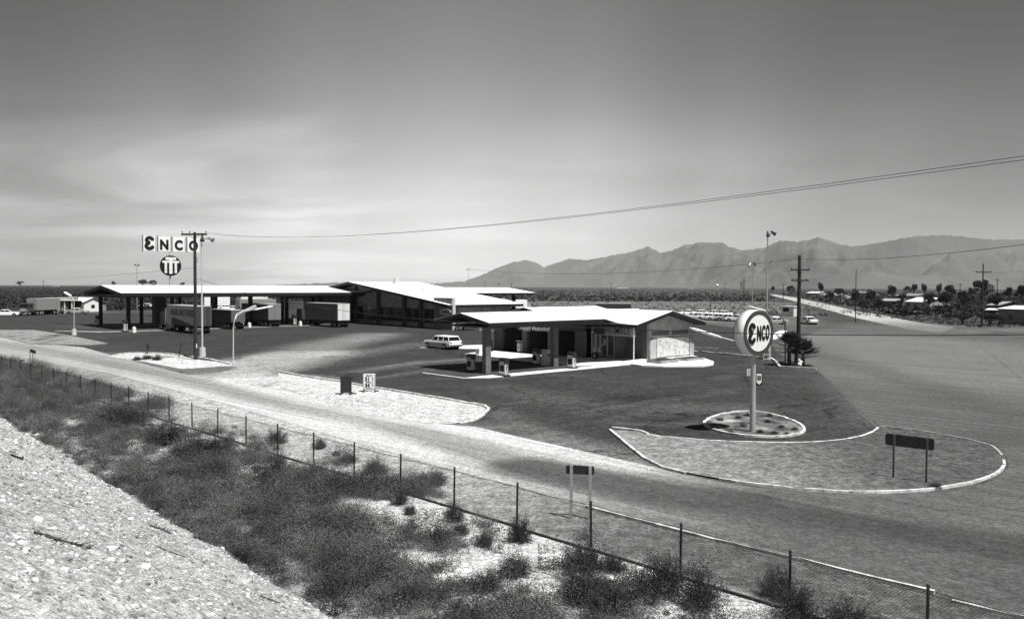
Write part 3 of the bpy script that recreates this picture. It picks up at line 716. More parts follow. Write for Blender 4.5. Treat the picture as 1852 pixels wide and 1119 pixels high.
for a in [(1613, 545, 513.5, 22, "round tree at the skyline left of the white-roofed houses"), (1652, 541, 512, 15, "small round tree alone on the skyline, second from the left of the row"),
          (1671, 543, 514, 13, "narrow tree on the skyline right of the small round one"), (1698, 545, 514, 13, "small dark tree on the skyline left of a pointed one"),
          (1718, 548, 513, 20, "pointed dark tree on the skyline above the gravel junction"), (1775, 556, 508, 34, "big spreading tree behind the tall cross-armed pole"),
          (1823, 552, 517, 16, "small tree on the skyline between the big tree and the edge"), (1846, 556, 513, 24, "round tree at the right edge of the skyline"),
          (1398, 532, 516, 9, "little dark tree at the far end of the dirt road"), (1484, 541, 512, 14, "conical tree behind the utility pole"), (1430, 537, 517, 14, "bushy tree left of the utility pole foot"),
          (1520, 545, 520, 24, "broad tree over the far white house"), (1547, 562, 520, 20, "dark tree just behind the bare wooden pole"), (1575, 556, 521, 24, "bushy tree near the end of the orchard row"),
          (1680, 560, 528, 30, "large tree right of the low white-roofed house"), (1710, 568, 530, 30, "dark tree beside the yard wall"), (1742, 566, 528, 26, "dense tree in the middle of the settlement"),
          (1800, 572, 532, 30, "dense dark tree behind the long white roof"), (1632, 556, 530, 18, "dark tree just behind the low white-roofed house"), (1590, 566, 542, 24, "low tree left of the low white-roofed house"),
          (1560, 566, 544, 22, "low dark tree beside the dirt road"), (1640, 534, 516, 12, "thin skyline tree left of the small round one"), (1760, 545, 521, 20, "flat-topped tree left of the big spreading tree"),
          (1900, 560, 510, 34, "tree just beyond the right edge"), (1830, 575, 548, 26, "low dark tree over the end of the long roof"), (1500, 552, 527, 20, "low tree right of the far white house"),
          (1740, 586, 566, 46, "wide dark bush beside the tall cross-armed pole"), (1790, 588, 566, 50, "wide dark hedge-like bush in front of the long white roof"), (1714, 580, 566, 20, "dark round bush at the corner of the dirt road")]:
    tree(*a)
for a in [(258, 520, 504, 22, "broad tree on the skyline under the light mast"), (277, 521, 507, 14, "smaller skyline tree right of the broad one"), (37, 519, 509, 13, "small dark tree alone on the left skyline"),
          (205, 520, 509, 10, "thin tree on the skyline left of the broad one"), (330, 520, 510, 10, "small tree on the skyline right of the tall sign pole")]:
    tree(*a, grp="trees on the left skyline")
# palms in the kerbed bed
def fan_palm(nf, r, seed, hub=.5):
    rng = random.Random(seed); r_ = bpy.data.objects.new("palm", None); COL.objects.link(r_)
    t = MB(); t.cyl((0, 0, -.05), (0, 0, hub), .20, .16, 9, False); t.build("trunk", BARK, r_)
    for i in range(nf):
        m = MB(); a = i * 2.399; e = rng.uniform(-.05, 1.45) ** 1.0 if rng.random() < .7 else rng.uniform(.5, 1.4); L = r * rng.uniform(.8, 1.1)
        d = Vector((math.cos(a) * math.cos(e), math.sin(a) * math.cos(e), math.sin(e))); b = Vector((0, 0, hub)); c = b + d * L * .5; m.cyl(b, c, .022, .014, 4, False)
        s = d.cross(Vector((0, 0, 1))).normalized(); up = s.cross(d)
        for k in range(13):
            w = (k - 6) / 6 * 1.05; dd = d * math.cos(w) + s * math.sin(w); tip = c + dd * L * .62 * (1 - .2 * abs(w)) - Vector((0, 0, .05 * L)); sw = (s * math.cos(w) - d * math.sin(w)) * .045
            md = c + dd * L * .3 + up * .01
            m.add([c, md + sw, tip, md - sw], [(0, 1, 2, 3)])
        m.build("frond", PALMM, r_)
    return r_
p = G(1452, 661); place(fan_palm(26, 2.1, 1, .6), tuple(p), 0, "low fan palm with wide dark fronds at the end of the kerbed bed", "palms in the kerbed bed", cat="palm")
p = G(1427, 661); place(fan_palm(20, 1.6, 2, 1.7), tuple(p), 1, "taller thin fan palm nearest the street lamp", "palms in the kerbed bed", cat="palm")
p = G(1440, 657); place(fan_palm(22, 1.8, 3, .9), tuple(p), 2, "middle fan palm hidden among the others", "palms in the kerbed bed", cat="palm")
m = MB(); p = G(1446, 663); m.ball((0, 0, .2), .22, 8, 5); m.ball((.15, .1, .42), .17, 8, 5); m.ball((-.05, .05, .6), .11, 8, 5); o = m.build("boulder", gm("white_rock", .7, .9, .15, 5)); o.location = p
tag(o, "pale upright rock at the foot of the low palm", "stone")

# ============================================================ FENCE
fr = root("chain_link_fence", FP(0), 0, "long sagging chain-link fence on steel posts along the frontage road", "fence")
def gz(p): return 0.0
K0, K1 = -3, 27
for k in range(K0, K1 + 1):
    q = FP(k) - FP(0); lean = random.uniform(-.02, .02); m = MB(); m.cyl(q + Vector((0, 0, -.1)), q + Vector((lean, 0, FZ + .06)), .032, n=8); m.ball(q + Vector((lean, 0, FZ + .07)), .04, 8, 4); m.build("post", DARK, fr)
m = MB(); w0 = FP(K0) - FP(0); LEN = (K1 - K0) * FSP; hgt = FZ - .05; pitch = .075
nv = []; nf = []; rad = .0028; sd = Vector((-fdir.y, fdir.x, 0)) * rad
def wire_q(a, b):
    i = len(nv); up = Vector((0, 0, rad)); ax = (b - a).normalized(); p_ = ax.cross(Vector((-fdir.y, fdir.x, 0))).normalized() * rad
    nv.extend([a - p_, a + sd, a + p_, b - p_, b + sd, b + p_]); nf.extend([(i, i + 1, i + 4, i + 3), (i + 1, i + 2, i + 5, i + 4), (i + 2, i, i + 3, i + 5)])
x = -hgt
while x < LEN:
    for sg in (0, 1):
        xa, xb = x, x + hgt; za, zb = (0.03, 0.03 + hgt) if sg == 0 else (0.03 + hgt, .03)
        ca, cb = max(0, xa), min(LEN, xb)
        if cb > ca:
            f0, f1 = (ca - xa) / hgt, (cb - xa) / hgt
            wire_q(w0 + fdir * ca + Vector((0, 0, za + (zb - za) * f0)), w0 + fdir * cb + Vector((0, 0, za + (zb - za) * f1)))
    x += pitch
np_mesh("wire_mesh", [tuple(a) for a in nv], nf, gm("fence_wire", .16, .5, .1, 9, metal=.3), fr)
m = MB()
for k in range(K0, K1):
    a = FP(k) - FP(0); b = FP(k + 1) - FP(0); sag = random.uniform(.02, .06); pts = [a.lerp(b, i / 5) + Vector((0, 0, FZ - .02 - sag * 4 * (i / 5) * (1 - i / 5))) for i in range(6)]; m.tube(pts, .010, 5)
m.build("top_wire", DARK, fr)
m = MB(); 
for k in range(K0, K1):
    a = FP(k) - FP(0); b = FP(k + 1) - FP(0); j = Vector((random.uniform(-.05, .05), random.uniform(-.05, .05), 0)) - ndir * -.12
    m.box(((a.x + b.x) / 2 + j.x, (a.y + b.y) / 2 + j.y, .03), (FSP * 1.0, .07, .08), math.atan2(fdir.y, fdir.x))
m.build("base_strip", gm("base_strip_dark", .04, .9, .3, 5), fr)  # dark strip along the foot of the fence

# ============================================================ POLES, WIRES, LAMPS
def utility_pole(px, pyb, pyt, label, arms=(), r=.15, lean=0, extra=None, name="utility_pole"):
    g = G(px, pyb); H_ = top_z(px, pyt, g); rt = root(name, tuple(g), 0, label, "utility pole", "wooden utility poles")
    m = MB(); m.cyl((0, 0, -.1), (lean, 0, H_), r, r * .68, 12); m.build("pole", WOOD, rt)
    for (py, L, az, pins, off) in arms:
        z = top_z(px, py, g); d = Vector((math.cos(az), math.sin(az), 0)); m = MB(); c = Vector((lean * z / H_, -r * .9, z)); m.box(c + d * off, (L, .14, .17), az)
        for s in (-1, 1): m.cyl(c + d * (s * L * .22 + off), c + Vector((0, 0, -.5)), .018, n=5)
        am = m.build("crossarm", WOOD, rt)
        for q in pins:
            m = MB(); b = c + d * (q * L + off); m.cyl(b, b + Vector((0, 0, .16)), .02, n=6); m.ball(b + Vector((0, 0, .22)), .075, 8, 5, 1.1); m.build("insulator", gm("insulator", .05, .3), am)
    return rt, g, H_
arm_az = R(-6)
p1, g1, H1 = utility_pole(354, 651, 420, "tall dark utility pole in front of the truck in the canopy, white tag low down", [(424, 2.6, R(-7), (-.47, -.17, .47), 0)], r=.19)
m = MB(); m.box((.14, -.13, top_z(354, 625, g1)), (.10, .03, .42)); m.build("tag_plate", WHITE, p1)
m = MB()
for py in (466, 470, 474): z = top_z(354, py, g1); m.cyl((.1, 0, z), (.32, -.05, z), .03, n=6)
m.build("bracket", DARK, p1)
p2, g2, H2 = utility_pole(1444, 626, 462, "thick utility pole with two short crossarms behind the palms", [(488, 2.3, R(-5), (-.45, .45), .0), (507, 2.1, R(-5), (-.45, -.2, .35), .0)], r=.27)
p3, g3, H3 = utility_pole(1776, 590, 477, "cross-shaped utility pole in front of the big tree at the right", [(492, 2.9, R(-5), (-.45, .45), 0)], r=.15)
utility_pole(1547, 583, 488, "thin bare wooden pole beside the dirt road", [], r=.10)
for px, b, t, l in [(79, 530, 507, "far pole with a small crossarm on the left skyline"), (877, 532, 508, "first far pole above the rear canopy roof"), (902, 532, 511, "second far pole above the rear canopy roof"),
                    (925, 532, 511, "third far pole above the end of the rear canopy roof"), (1105, 534, 511, "far pole above the fuel station roof"), (1311, 534, 510, "far pole below the mountains left of the round sign"),
                    (1345, 535, 505, "paired far pole right of the grey tower"), (1736, 545, 512, "short far pole between the right skyline trees"), (1803, 548, 504, "far pole with a drum right of the big tree"), (1416, 545, 512, "thin far pole left of the utility pole")]:
    utility_pole(px, b, t, l, [(t + 2.5, 3, 0, (), 0)], r=.22)
utility_pole(1285, 568, 545, "short dark pole behind the row of parked cars", [], r=.12)
def cable(name, pts, r, label, sagn=14, sag=None):
    m = MB(); out = []
    for (a, b, s) in pts:
        a = Vector(a); b = Vector(b); out += [a.lerp(b, i / sagn) - Vector((0, 0, s * 4 * (i / sagn) * (1 - i / sagn))) for i in range(sagn + 1)]
    m.tube(out, r, 5); return tag(m.build(name, WIREM), label, "cable", "overhead wires")
def armtip(g, px, py): return AT(px, py, g.y)
A0 = armtip(g1, 376, 421); A1 = armtip(g1, 348, 419.5); E0 = AT(1890, 277, 17.5); E1 = AT(1890, 284, 17.8)
cable("power_line", [(A0, E0, 1.0)], .0075, "upper of the two power wires rising to the top right")
cable("power_line", [(A1, E1, 1.05)], .0075, "lower of the two power wires rising to the top right")
cable("power_line", [(AT(848, 487, 150), AT(1444, 468, g2.y), 1.3), (AT(1444, 468, g2.y), AT(1900, 436, 50), .5)], .02, "single wire crossing the mountains to the thick pole")
cable("telephone_cable", [(armtip(g1, 358, 504), AT(1120, 594, 34), 1.0), (AT(1120, 594, 34), AT(1900, 604.5, 22), .12)], .016, "low black cable crossing the front of the fuel station")
cable("power_line", [(AT(60, 503, 300), armtip(g1, 352, 484), .5)], .014, "faint wire on the left reaching the near utility pole")
cable("power_line", [(armtip(g3, 1778, 494), AT(1990, 470, 60), .3)], .014, "faint wire at the right edge above the houses")

def mast(px, pyb, pyt, label, heads, r=.10, foot=False, mat=None):
    g = G(px, pyb); H_ = top_z(px, pyt, g); rt = root("light_mast", tuple(g), 0, label, "light mast", "floodlight masts"); m = MB()
    m.cyl((0, 0, .0), (0, 0, H_), r, r * .6, 10); m.build("pole", mat or METAL, rt)
    if foot: m = MB(); m.cyl((0, 0, -.02), (0, 0, .95), .36, .30, 12); m.build("footing", CONC, rt)
    for dx, dy, dz, mt in heads:
        m = MB(); c = Vector((dx, dy, H_ + dz)); m.cyl((0, 0, H_ - .1), c, .04, n=6); m.build("bracket", DARK, rt)
        m = MB(); d = Vector((dx, dy - .25, -.6)).normalized(); m.cyl(c - d * .30, c + d * .12, .10, .16, 10); m.cyl(c + d * .12, c + d * .34, .14, .25, 12, True); m.build("floodlight", mt, rt)
    return rt
mast(366, 645, 430, "tall pale mast with concrete footing and floodlights beside the near utility pole", [(.08, 0, .0, DARK), (.95, -.1, -.1, METAL)], .10, True, LIGHTMETAL)
mast(1386, 632, 424, "tallest grey mast with one floodlight pointing right, behind the round sign", [(-.0, 0, .1, DARK), (.55, -.2, .2, DARK)], .11)
mast(1360, 592, 478, "shorter thin mast left of the tallest one", [(-.5, 0, 0, LIGHTMETAL), (.3, 0, .1, DARK)], .10)
mast(847, 545, 487, "distant mast above the rear canopy roof", [(-.5, 0, 0, DARK), (.3, 0, .2, DARK)], .12)
mast(248, 560, 479, "distant mast left of the tall letter sign", [(-.4, 0, 0, DARK), (.5, 0, 0, DARK)], .12)
mast(1293, 532, 519, "tiny far mast below the mountains", [(0, 0, 0, WHITE)], .25)

def cobra(px, pyb, pts, head, label, r=.06, hw=.30, foot=None, mat=None, D=None):
    """street lamp: upright and curved arm through screen-measured points at the lamp's own distance"""
    g = G(px, pyb); D = g.y; rt = root("street_lamp", tuple(g), 0, label, "street lamp", "street lamps"); P = [AT(x, y, D + dd) - g for x, y, dd in pts]
    m = MB(); m.tube([Vector((0, 0, 0))] + P[:1], r, 10); m.tube(P, r * .75, 8); m.build("pole", mat or LIGHTMETAL, rt)
    for (a, b, w) in head:
        A_ = AT(a[0], a[1], D + a[2]) - g; B_ = AT(b[0], b[1], D + b[2]) - g; m = MB(); ax = (B_ - A_).normalized(); s = ax.cross(Vector((0, 0, 1))).normalized(); up = s.cross(ax); vs = []
        for f, hw_, hz in ((0, .35, .5), (.12, .9, 1), (.8, 1, 1), (1, .5, .4)):
            c = A_.lerp(B_, f)
            for q in range(10): t_ = 2 * PI * q / 10; vs.append(c + s * math.cos(t_) * w * hw_ + up * math.sin(t_) * w * .45 * hz)
        fs = [(j * 10 + i, j * 10 + (i + 1) % 10, j * 10 + 10 + (i + 1) % 10, j * 10 + 10 + i) for j in range(3) for i in range(10)] + [tuple(range(9, -1, -1)), tuple(range(30, 40))]
        m.add(vs, fs, True); m.build("lamp_head", WHITE, rt)
    m = MB(); m.cyl((0, 0, -.02), (0, 0, foot or .12), .36 if foot else .2, .28 if foot else .2, 12); m.build("footing", CONC, rt); return rt
cobra(422, 656, [(422, 592, 0), (424, 580, 0), (430, 570, .1), (440, 563, .3), (459, 559, .6)], [((459, 560, .6), (494, 553.5, 1.2), .20)], "curved-arm street lamp with two pale heads by the lot entrance").name = "street_lamp"
rt = [o for o in COL.objects if o.name == "street_lamp"][0]; g = G(422, 656); D = g.y
m = MB(); m.tube([AT(*q) - g for q in [(424, 580, D), (428, 568, D + .6), (440, 562, D + 1.4)]], .045, 8); m.build("arm", LIGHTMETAL, rt)
m = MB(); A_ = AT(438, 564, D + 1.3) - g; B_ = AT(461, 555, D + 3.5) - g
ax = (B_ - A_).normalized(); s = ax.cross(Vector((0, 0, 1))).normalized(); m.cyl(A_, B_, .12, .22, 10); m.build("lamp_head", METAL, rt)
cobra(134, 606, [(134, 548, 0), (133, 542, 0), (129, 536, 0)], [((129, 535.5, 0), (116, 528, 0), .33)], "street lamp with a short left-leaning head on a round footing", foot=.9)
cobra(1420, 656, [(1420, 584, 0), (1416, 576, 0), (1405, 569, 0), (1386, 562, .2)], [((1386, 562.5, .2), (1352, 553, .6), .17)], "street lamp whose long arm reaches left over the round sign", mat=DARK)
cobra(1391, 650, [(1391, 622, 0)], [((1391, 615, 0), (1420, 599, 1.6), .62), ((1306, 611, -.3), (1248, 592.5, -1.4), .30)], "street lamp behind the round sign with one head on each side", mat=LIGHTMETAL)
rt = [o for o in COL.objects if o.name.startswith("street_lamp") and o.get('label', '').startswith("street lamp behind")][0]; g = G(1391, 650)
m = MB(); m.tube([AT(*q) - g for q in [(1306, 610.5, g.y - .3), (1330, 617, g.y - .2), (1360, 624, g.y - .1), (1391, 632, g.y)]], .05, 8)
m.tube([AT(*q) - g for q in [(1391, 632, g.y), (1396, 622, g.y), (1399, 612, g.y + .2)]], .05, 8); m.build("arm", LIGHTMETAL, rt)

# ============================================================ SIGNS
# big round sign on its pole
g = G(1361, 782); pz = top_z(1361, 600, g); nA = math.atan2(-.825, .565)   # face normal bearing
rs = root("round_sign", tuple(g), nA + PI / 2, "big round drum sign on a thick pole in the stone planter", "sign")
ctr = AT(1368, 601.5, g.y) - g; RAD = 82.5 * g.y / F / 2; off = (ctr.x * math.cos(nA + PI / 2) + ctr.y * math.sin(nA + PI / 2))
m = MB(); m.cyl((0, 0, 0), (0, 0, pz - RAD * .6), .15, .12, 14); m.build("pole", gm("sign_pole", .42, .5, .1, 4, metal=.2), rs)
TH = .62; m = MB(); m.cyl((0, TH / 2, ctr.z), (0, -TH / 2, ctr.z), RAD, n=56); m.build("drum", gm("drum_enamel", .74, .5, .1, 3), rs, bevel=.03)
def ringm(r0_, r1_, y, zc, n=56):
    m = MB(); vs = []
    for i in range(n):
        a = 2 * PI * i / n; vs += [(r0_ * math.cos(a), y, zc + r0_ * math.sin(a)), (r1_ * math.cos(a), y, zc + r1_ * math.sin(a)), (r1_ * math.cos(a), y + .03, zc + r1_ * math.sin(a)), (r0_ * math.cos(a), y + .03, zc + r0_ * math.sin(a))]
    fs = []
    for i in range(n):
        a = 4 * i; b = 4 * ((i + 1) % n); fs += [(a + k, a + (k + 1) % 4, b + (k + 1) % 4, b + k) for k in range(4)]
    return m.add(vs, fs)
yF = -TH / 2
for sgn in (1, -1):
    y0_ = -TH / 2 - .02 if sgn == 1 else TH / 2 - .01
    ringm(RAD * .80, RAD * .985, y0_, ctr.z).build("rim_band", gm("ring_enamel", .055, .45, .08, 3), rs)
    m = MB(); m.cyl((0, y0_ + .012, ctr.z), (0, y0_ + .02, ctr.z), RAD * .80, n=48); m.build("face", gm("face_enamel", .80, .5, .03, 2), rs)
# reversed-three E
def letter_e(w, h, t, mtx, mat, parent, name="lettering"):
    pts = []
    def arc(cx, cy, rx, ry, a0, a1, n=12): return [(cx + rx * math.cos(a0 + (a1 - a0) * i / n), cy + ry * math.sin(a0 + (a1 - a0) * i / n)) for i in range(n + 1)]
    up = arc(.58, .74, .42, .20, R(25), R(262)); lo = arc(.56, .26, .46, .22, R(98), R(335)); pts = up + lo
    pts = [(x * w, y * h) for x, y in pts]; m = MB(); L_, Rr = [], []
    for i, p in enumerate(pts):
        a = pts[max(0, i - 1)]; b = pts[min(len(pts) - 1, i + 1)]; dx, dy = b[0] - a[0], b[1] - a[1]; n_ = math.hypot(dx, dy) or 1; nx, ny = -dy / n_ * t / 2, dx / n_ * t / 2
        L_.append((p[0] + nx, p[1] + ny)); Rr.append((p[0] - nx, p[1] - ny))
    dz = .02; vs = []
    for i in range(len(pts)):
        e = .0003 * i; vs += [(L_[i][0], L_[i][1], dz + e), (Rr[i][0], Rr[i][1], dz + e), (Rr[i][0], Rr[i][1], 0), (L_[i][0], L_[i][1], 0)]
    for i in range(len(pts) - 1):
        a = 4 * i; b = a + 4; m.f += [(a + k, a + (k + 1) % 4, b + (k + 1) % 4, b + k) for k in range(4)]; m.sm += [False] * 4
    m.v = [tuple(v) for v in vs]
    for (cx, cy) in (pts[0], pts[-1]): m.cyl((cx, cy, 0), (cx, cy, dz + .008), t / 2, n=14)
    m.v = [tuple(mtx @ Vector(v)) for v in m.v]; return m.build(name, mat, parent)
INK = gm("black_lettering", .008, .5, .1, 3)
zc = ctr.z; fr1 = lambda x, z: frame((x, -TH / 2 - .034, z), (1, 0, 0), (0, 0, 1))
u = RAD
letter_e(.33 * u, .84 * u, .17 * u, fr1(-.66 * u, zc - .42 * u), INK, rs)
text_obj("N", .88 * u, INK, rs, fr1(.0 * u, zc - .05 * u), offset=.030 * u, sx=.42)
text_obj("C", .88 * u, INK, rs, fr1(.29 * u, zc - .03 * u), offset=.030 * u, sx=.37)
text_obj("O", .88 * u, INK, rs, fr1(.57 * u, zc - .01 * u), offset=.030 * u, sx=.35)

# tall letter sign behind the canopy: four panels over a disc
DL = 188.0; base = Vector((AT(309, 540, DL).x, DL, 0)); ts_ = root("letter_sign", tuple(base), UA, "tall sign of four white letter panels above a dark disc on one pole", "sign")
sc = DL / F
def lx(px): # local x along the sign whose pixel column is px (top row height of the letters)
    r_ = (px - 926) / F; return (r_ * base.y - base.x) / (math.cos(UA) - r_ * math.sin(UA))
zt, zb, zdc = AT(309, 428, DL).z, AT(309, 454.5, DL).z, AT(309, 480.5, DL).z
m = MB(); m.cyl((0, .35, 0), (0, .35, zb + .3), .30, .16, 12); m.build("pole", LIGHTMETAL, ts_)
m = MB(); m.bb((lx(260), .2, zb + .5), (lx(357), .32, zb + .62)); m.bb((lx(260), .2, zt - .6), (lx(357), .32, zt - .48)); m.build("crossbar", METAL, ts_)
for i, (a, b, ch) in enumerate([(260, 281, 'E'), (287, 308, 'N'), (313, 334, 'C'), (339.5, 361, 'O')]):
    xa, xb = lx(a), lx(b); m = MB(); m.bb((xa, -.12, zb), (xb, .14, zt)); pn = m.build("letter_panel", gm("panel_enamel", .82, .5, .03, 2), ts_)
    m = MB(); m.bb((xa - .22, -.30, zb - .15), (xa - .05, .2, zt + .1)); m.build("edge_fin", METAL, ts_)
    h = zt - zb; c = (xa + xb) / 2; w = xb - xa
    if ch == 'E': letter_e(w * .62, h * .80, .78, frame((xa + w * .17, -.145, zb + h * .12), (1, 0, 0), (0, 0, 1)), INK, pn)
    else: text_obj(ch, h * .88, INK, pn, frame((c, -.14, zb + h * .40), (1, 0, 0), (0, 0, 1)), offset=.17, sx=.86, extrude=.02)
m = MB(); rd = 17.5 * sc * 1.06; m.cyl((0, -.15, zdc), (0, .15, zdc), rd, n=48); dsc = m.build("disc", BLACK, ts_)
def tee(cx, top, bot, wd, st, bar): 
    m = MB(); m.bb((cx - wd / 2, -.20, top - bar), (cx + wd / 2, -.152, top)); m.bb((cx - st / 2, -.203, bot), (cx + st / 2, -.155, top - bar * .5)); m.build("lettering", WHITE, dsc)
tee(-.47 * rd, zdc + .48 * rd, zdc - .72 * rd, .66 * rd, .22 * rd, .20 * rd); tee(.47 * rd, zdc + .48 * rd, zdc - .72 * rd, .66 * rd, .22 * rd, .20 * rd)
m = MB(); m.bb((-.50 * rd, -.226, zdc + .56 * rd), (.50 * rd, -.178, zdc + .82 * rd)); m.bb((-.15 * rd, -.229, zdc - .78 * rd), (.15 * rd, -.181, zdc + .70 * rd)); m.build("lettering", WHITE, dsc)

# road signs seen from the back
def back_sign(pxa, pxb, pyb_a, pyb_b, board, label, posts_mat, r=.045, bmat=None, grp="dark roadside boards seen from behind"):
    a = G(pxa, pyb_a); b = G(pxb, pyb_b); d = (b - a); L = d.length; az = math.atan2(d.y, d.x); rt = root("road_sign", tuple(a), az, label, "sign", grp); d.normalize()
    (x0, y0), (x1, y1), th = board
    def loc(px): r_ = (px - 926) / F; return (r_ * a.y - a.x) / (d.x - r_ * d.y)
    za = top_z(pxa, th[0], a); zb_ = top_z(pxa, th[1], a); X0, X1 = loc(x0), loc(x1)
    m = MB(); hw = (X1 - X0) / 2; c = (X0 + X1) / 2; zc_ = (za + zb_) / 2; hh = (za - zb_) / 2; cr_ = min(.12, hh * .4); poly = []
    for sx_, sy_, a0 in ((1, 1, 0), (-1, 1, 90), (-1, -1, 180), (1, -1, 270)):
        for q in range(5): t_ = R(a0 + q * 22.5); poly.append((c + sx_ * (hw - cr_) + cr_ * math.cos(t_), zc_ + sy_ * (hh - cr_) + cr_ * math.sin(t_)))
    m.prism(poly, lambda p, q, dd: (p, dd, q), .03, .06); m.build("board", bmat or SIGNDK, rt)
    for xx in (0, L): m = MB(); m.box((xx, -.02, (za - .05) / 2), (r * 2, r * 1.6, za + .05)); m.build("post", posts_mat, rt)
    return rt
back_sign(1033, 1067, 936, 938, ((1025, 0), (1076.5, 0), (841.5, 857)), "dark road sign board on two pale posts in front of the fence", METAL)
back_sign(1616, 1675.5, 866, 875, ((1604.5, 0), (1694, 0), (785, 806)), "wide dark sign board on two thin posts on the right gravel island", gm("old_post", .12, .7, .2, 4), r=.035, bmat=gm("faded_sign_back", .060, .7, .25, 5))
back_sign(55, 60, 655, 657, ((53, 0), (62, 0), (631, 637)), "little dark sign on twin posts at the far left of the fence", DARK, r=.03)
m = MB(); g = G(267, 640); h = top_z(267, 622, g); m.cyl((0, 0, 0), (0, 0, h), .05, n=8); m.box((0, 0, h * .75), (.22, .12, h * .5)); o = m.build("marker_post", DARK, bevel=.02); o.location = g; tag(o, "stubby dark marker post on the far kerb island", "post")
m = MB(); g = G(323, 646); m.cyl((0, 0, 0), (.28, 0, top_z(323, 620, g)), .05, n=8); o = m.build("marker_post", DARK); o.location = g; tag(o, "thin dark post leaning right left of the near utility pole", "post")

# kerbside boards
def aboard(px0, px1, pyb, pyt, label, mat, az, feet=True, name="sandwich_board"):
    g0 = G((px0 + px1) / 2, pyb); w = (px1 - px0) * g0.y / F / math.cos(az - math.atan2(0, 1)); h = top_z((px0 + px1) / 2, pyt, g0); rt = root(name, tuple(g0), az, label, "board", "free-standing boards on the gravel island")
    m = MB(); m.box((0, .02, h / 2 + .07), (w, .05, h - .10)); bd = m.build("board", mat, rt, bevel=.01)
    m = MB()
    for sx_ in (-1, 1): m.box((sx_ * w * .5, 0, h / 2), (.05, .09, h))
    m.box((0, 0, .22), (w, .05, .05)); m.build("frame", DARK if feet else METAL, rt)
    m = MB()
    for sx_ in (-1, 1): m.box((sx_ * w * .62, 0, .05), (.55 if feet else .3, .12, .10)); m.box((sx_ * w * .5, 0, .05), (.12, .9, .09))
    m.build("foot", DARK, rt); return rt, w, h, bd
aboard(616.5, 635, 713, 681, "blank black board on splayed feet on the gravel island", SIGNDK, R(4))
pr, w, h, bd = aboard(657.5, 678.5, 708.5, 676, "white fuel price board with black figures on the gravel island", WHITE, R(6), feet=False)
def pt(body, x, z, s, off=.0, sx=1.0): text_obj(body, s, INK, bd, frame((x * w, -.012, z * h), (1, 0, 0), (0, 0, 1)), offset=off, sx=sx, extrude=.006)
pt("ENCO", .0, .90, .16 * h * .8, .002); pt("31", -.17, .70, .29 * h, .016, .95); pt("9", .27, .75, .15 * h, .004); pt("10", .27, .66, .09 * h, .002)
pt("34", -.17, .36, .29 * h, .016, .95); pt("9", .27, .41, .15 * h, .004); pt("10", .27, .32, .09 * h, .002)
pt("REGULAR", 0, .54, .085 * h, .002); pt("EXTRA", 0, .20, .10 * h, .002)
# small rack sign behind the round sign's pole
g = G(1373, 697); rt = root("shield_sign", tuple(g), R(8), "small dark framed board with a white shield behind the sign pole", "sign"); s_ = g.y / F; h = 24 * s_
m = MB(); m.box((0, .03, h * .52), (13 * s_, .06, h * .96)); m.box((0, .2, .05), (.1, .8, .08)); m.build("frame", DARK, rt)
m = MB(); w_ = 9.6 * s_; m.prism([(-w_ / 2, h * .9), (w_ / 2, h * .9), (w_ / 2, h * .25), (0, h * .08), (-w_ / 2, h * .25)], lambda a, b, d: (a - .02, d, b), -.03, -.005); sh = m.build("shield", WHITE, rt)
m = MB(); m.box((-.02, -.036, h * .58), (w_ * .8, .01, h * .34)); m.build("emblem", gm("emblem_grey", .12), sh)
g = G(1356, 690); rt = root("rack_sign", tuple(g), R(8), "little white slatted board left of the sign pole", "sign"); s_ = g.y / F; m = MB(); zt_ = 17 * s_; m.box((0, 0, zt_), (11 * s_, .04, 12 * s_)); bd2 = m.build("board", WHITE, rt)
m = MB(); m.cyl((0, .02, 0), (0, .02, zt_), .025, n=6); m.build("post", METAL, rt)
m = MB(); [m.box((-.01, -.025, zt_ + (i - 1) * 3.6 * s_), (8 * s_, .01, 1.1 * s_)) for i in range(3)]; m.build("stripes", DARK, bd2)
# small steel rack behind the round sign
g = G(1387, 652); rt = root("hose_rack", tuple(g), R(-10), "white pipe rack standing at the kerb behind the round sign", "rack"); m = MB(); s_ = g.y / F
for xx in (-6, 6): m.cyl((xx * s_, 0, 0), (xx * s_, 0, 30 * s_), .03, n=6)
m.build("upright", WHITE, rt); m = MB()
for zz in (3, 11, 19, 27): m.cyl((-6 * s_, 0, zz * s_), (6 * s_, 0, zz * s_), .025, n=6)
m.build("rung", WHITE, rt)

# ============================================================ BUILDINGS
def roof_parts(rt, axis, a0, a1, b0, bm_, b1, z0, zr, z1, th=.32, a0m=None, name="roof", fasc=FASCIA, rf=ROOFW):
    f = (lambda p, q, d: (d, p, q)) if axis == 'x' else (lambda p, q, d: (p, d, q))
    o = .035
    m = MB(); m.prism([(b0, z0), (bm_, zr), (b1, z1), (b1, z1 - th), (bm_, zr - th), (b0, z0 - th)], f, a0, a1); fo = m.build("fascia", fasc, rt)
    m = MB(); e = .02; m.prism([(b0 - e, z0 + .003), (bm_, zr + .003), (b1 + e, z1 + .003), (b1 + e, z1 + o), (bm_, zr + o), (b0 - e, z0 + o)], f, a0 - e, a1 + e); return m.build(name, rf, rt)
def gwall(rt, axis, a, th, b0, b1, zf, mat, name="wall", zb=0.0):
    """wall under a gable: zf(b) gives its height"""
    f = (lambda p, q, d: (d, p, q)) if axis == 'x' else (lambda p, q, d: (p, d, q)); ps = [b0, b1]; mid = zf.mid if hasattr(zf, 'mid') else None
    poly = [(b0, zb), (b1, zb), (b1, zf(b1))] + ([(zf.mid, zf(zf.mid))] if mid is not None and b0 < mid < b1 else []) + [(b0, zf(b0))]
    m = MB(); m.prism(poly, f, a, a + th); return m.build(name, mat, rt)
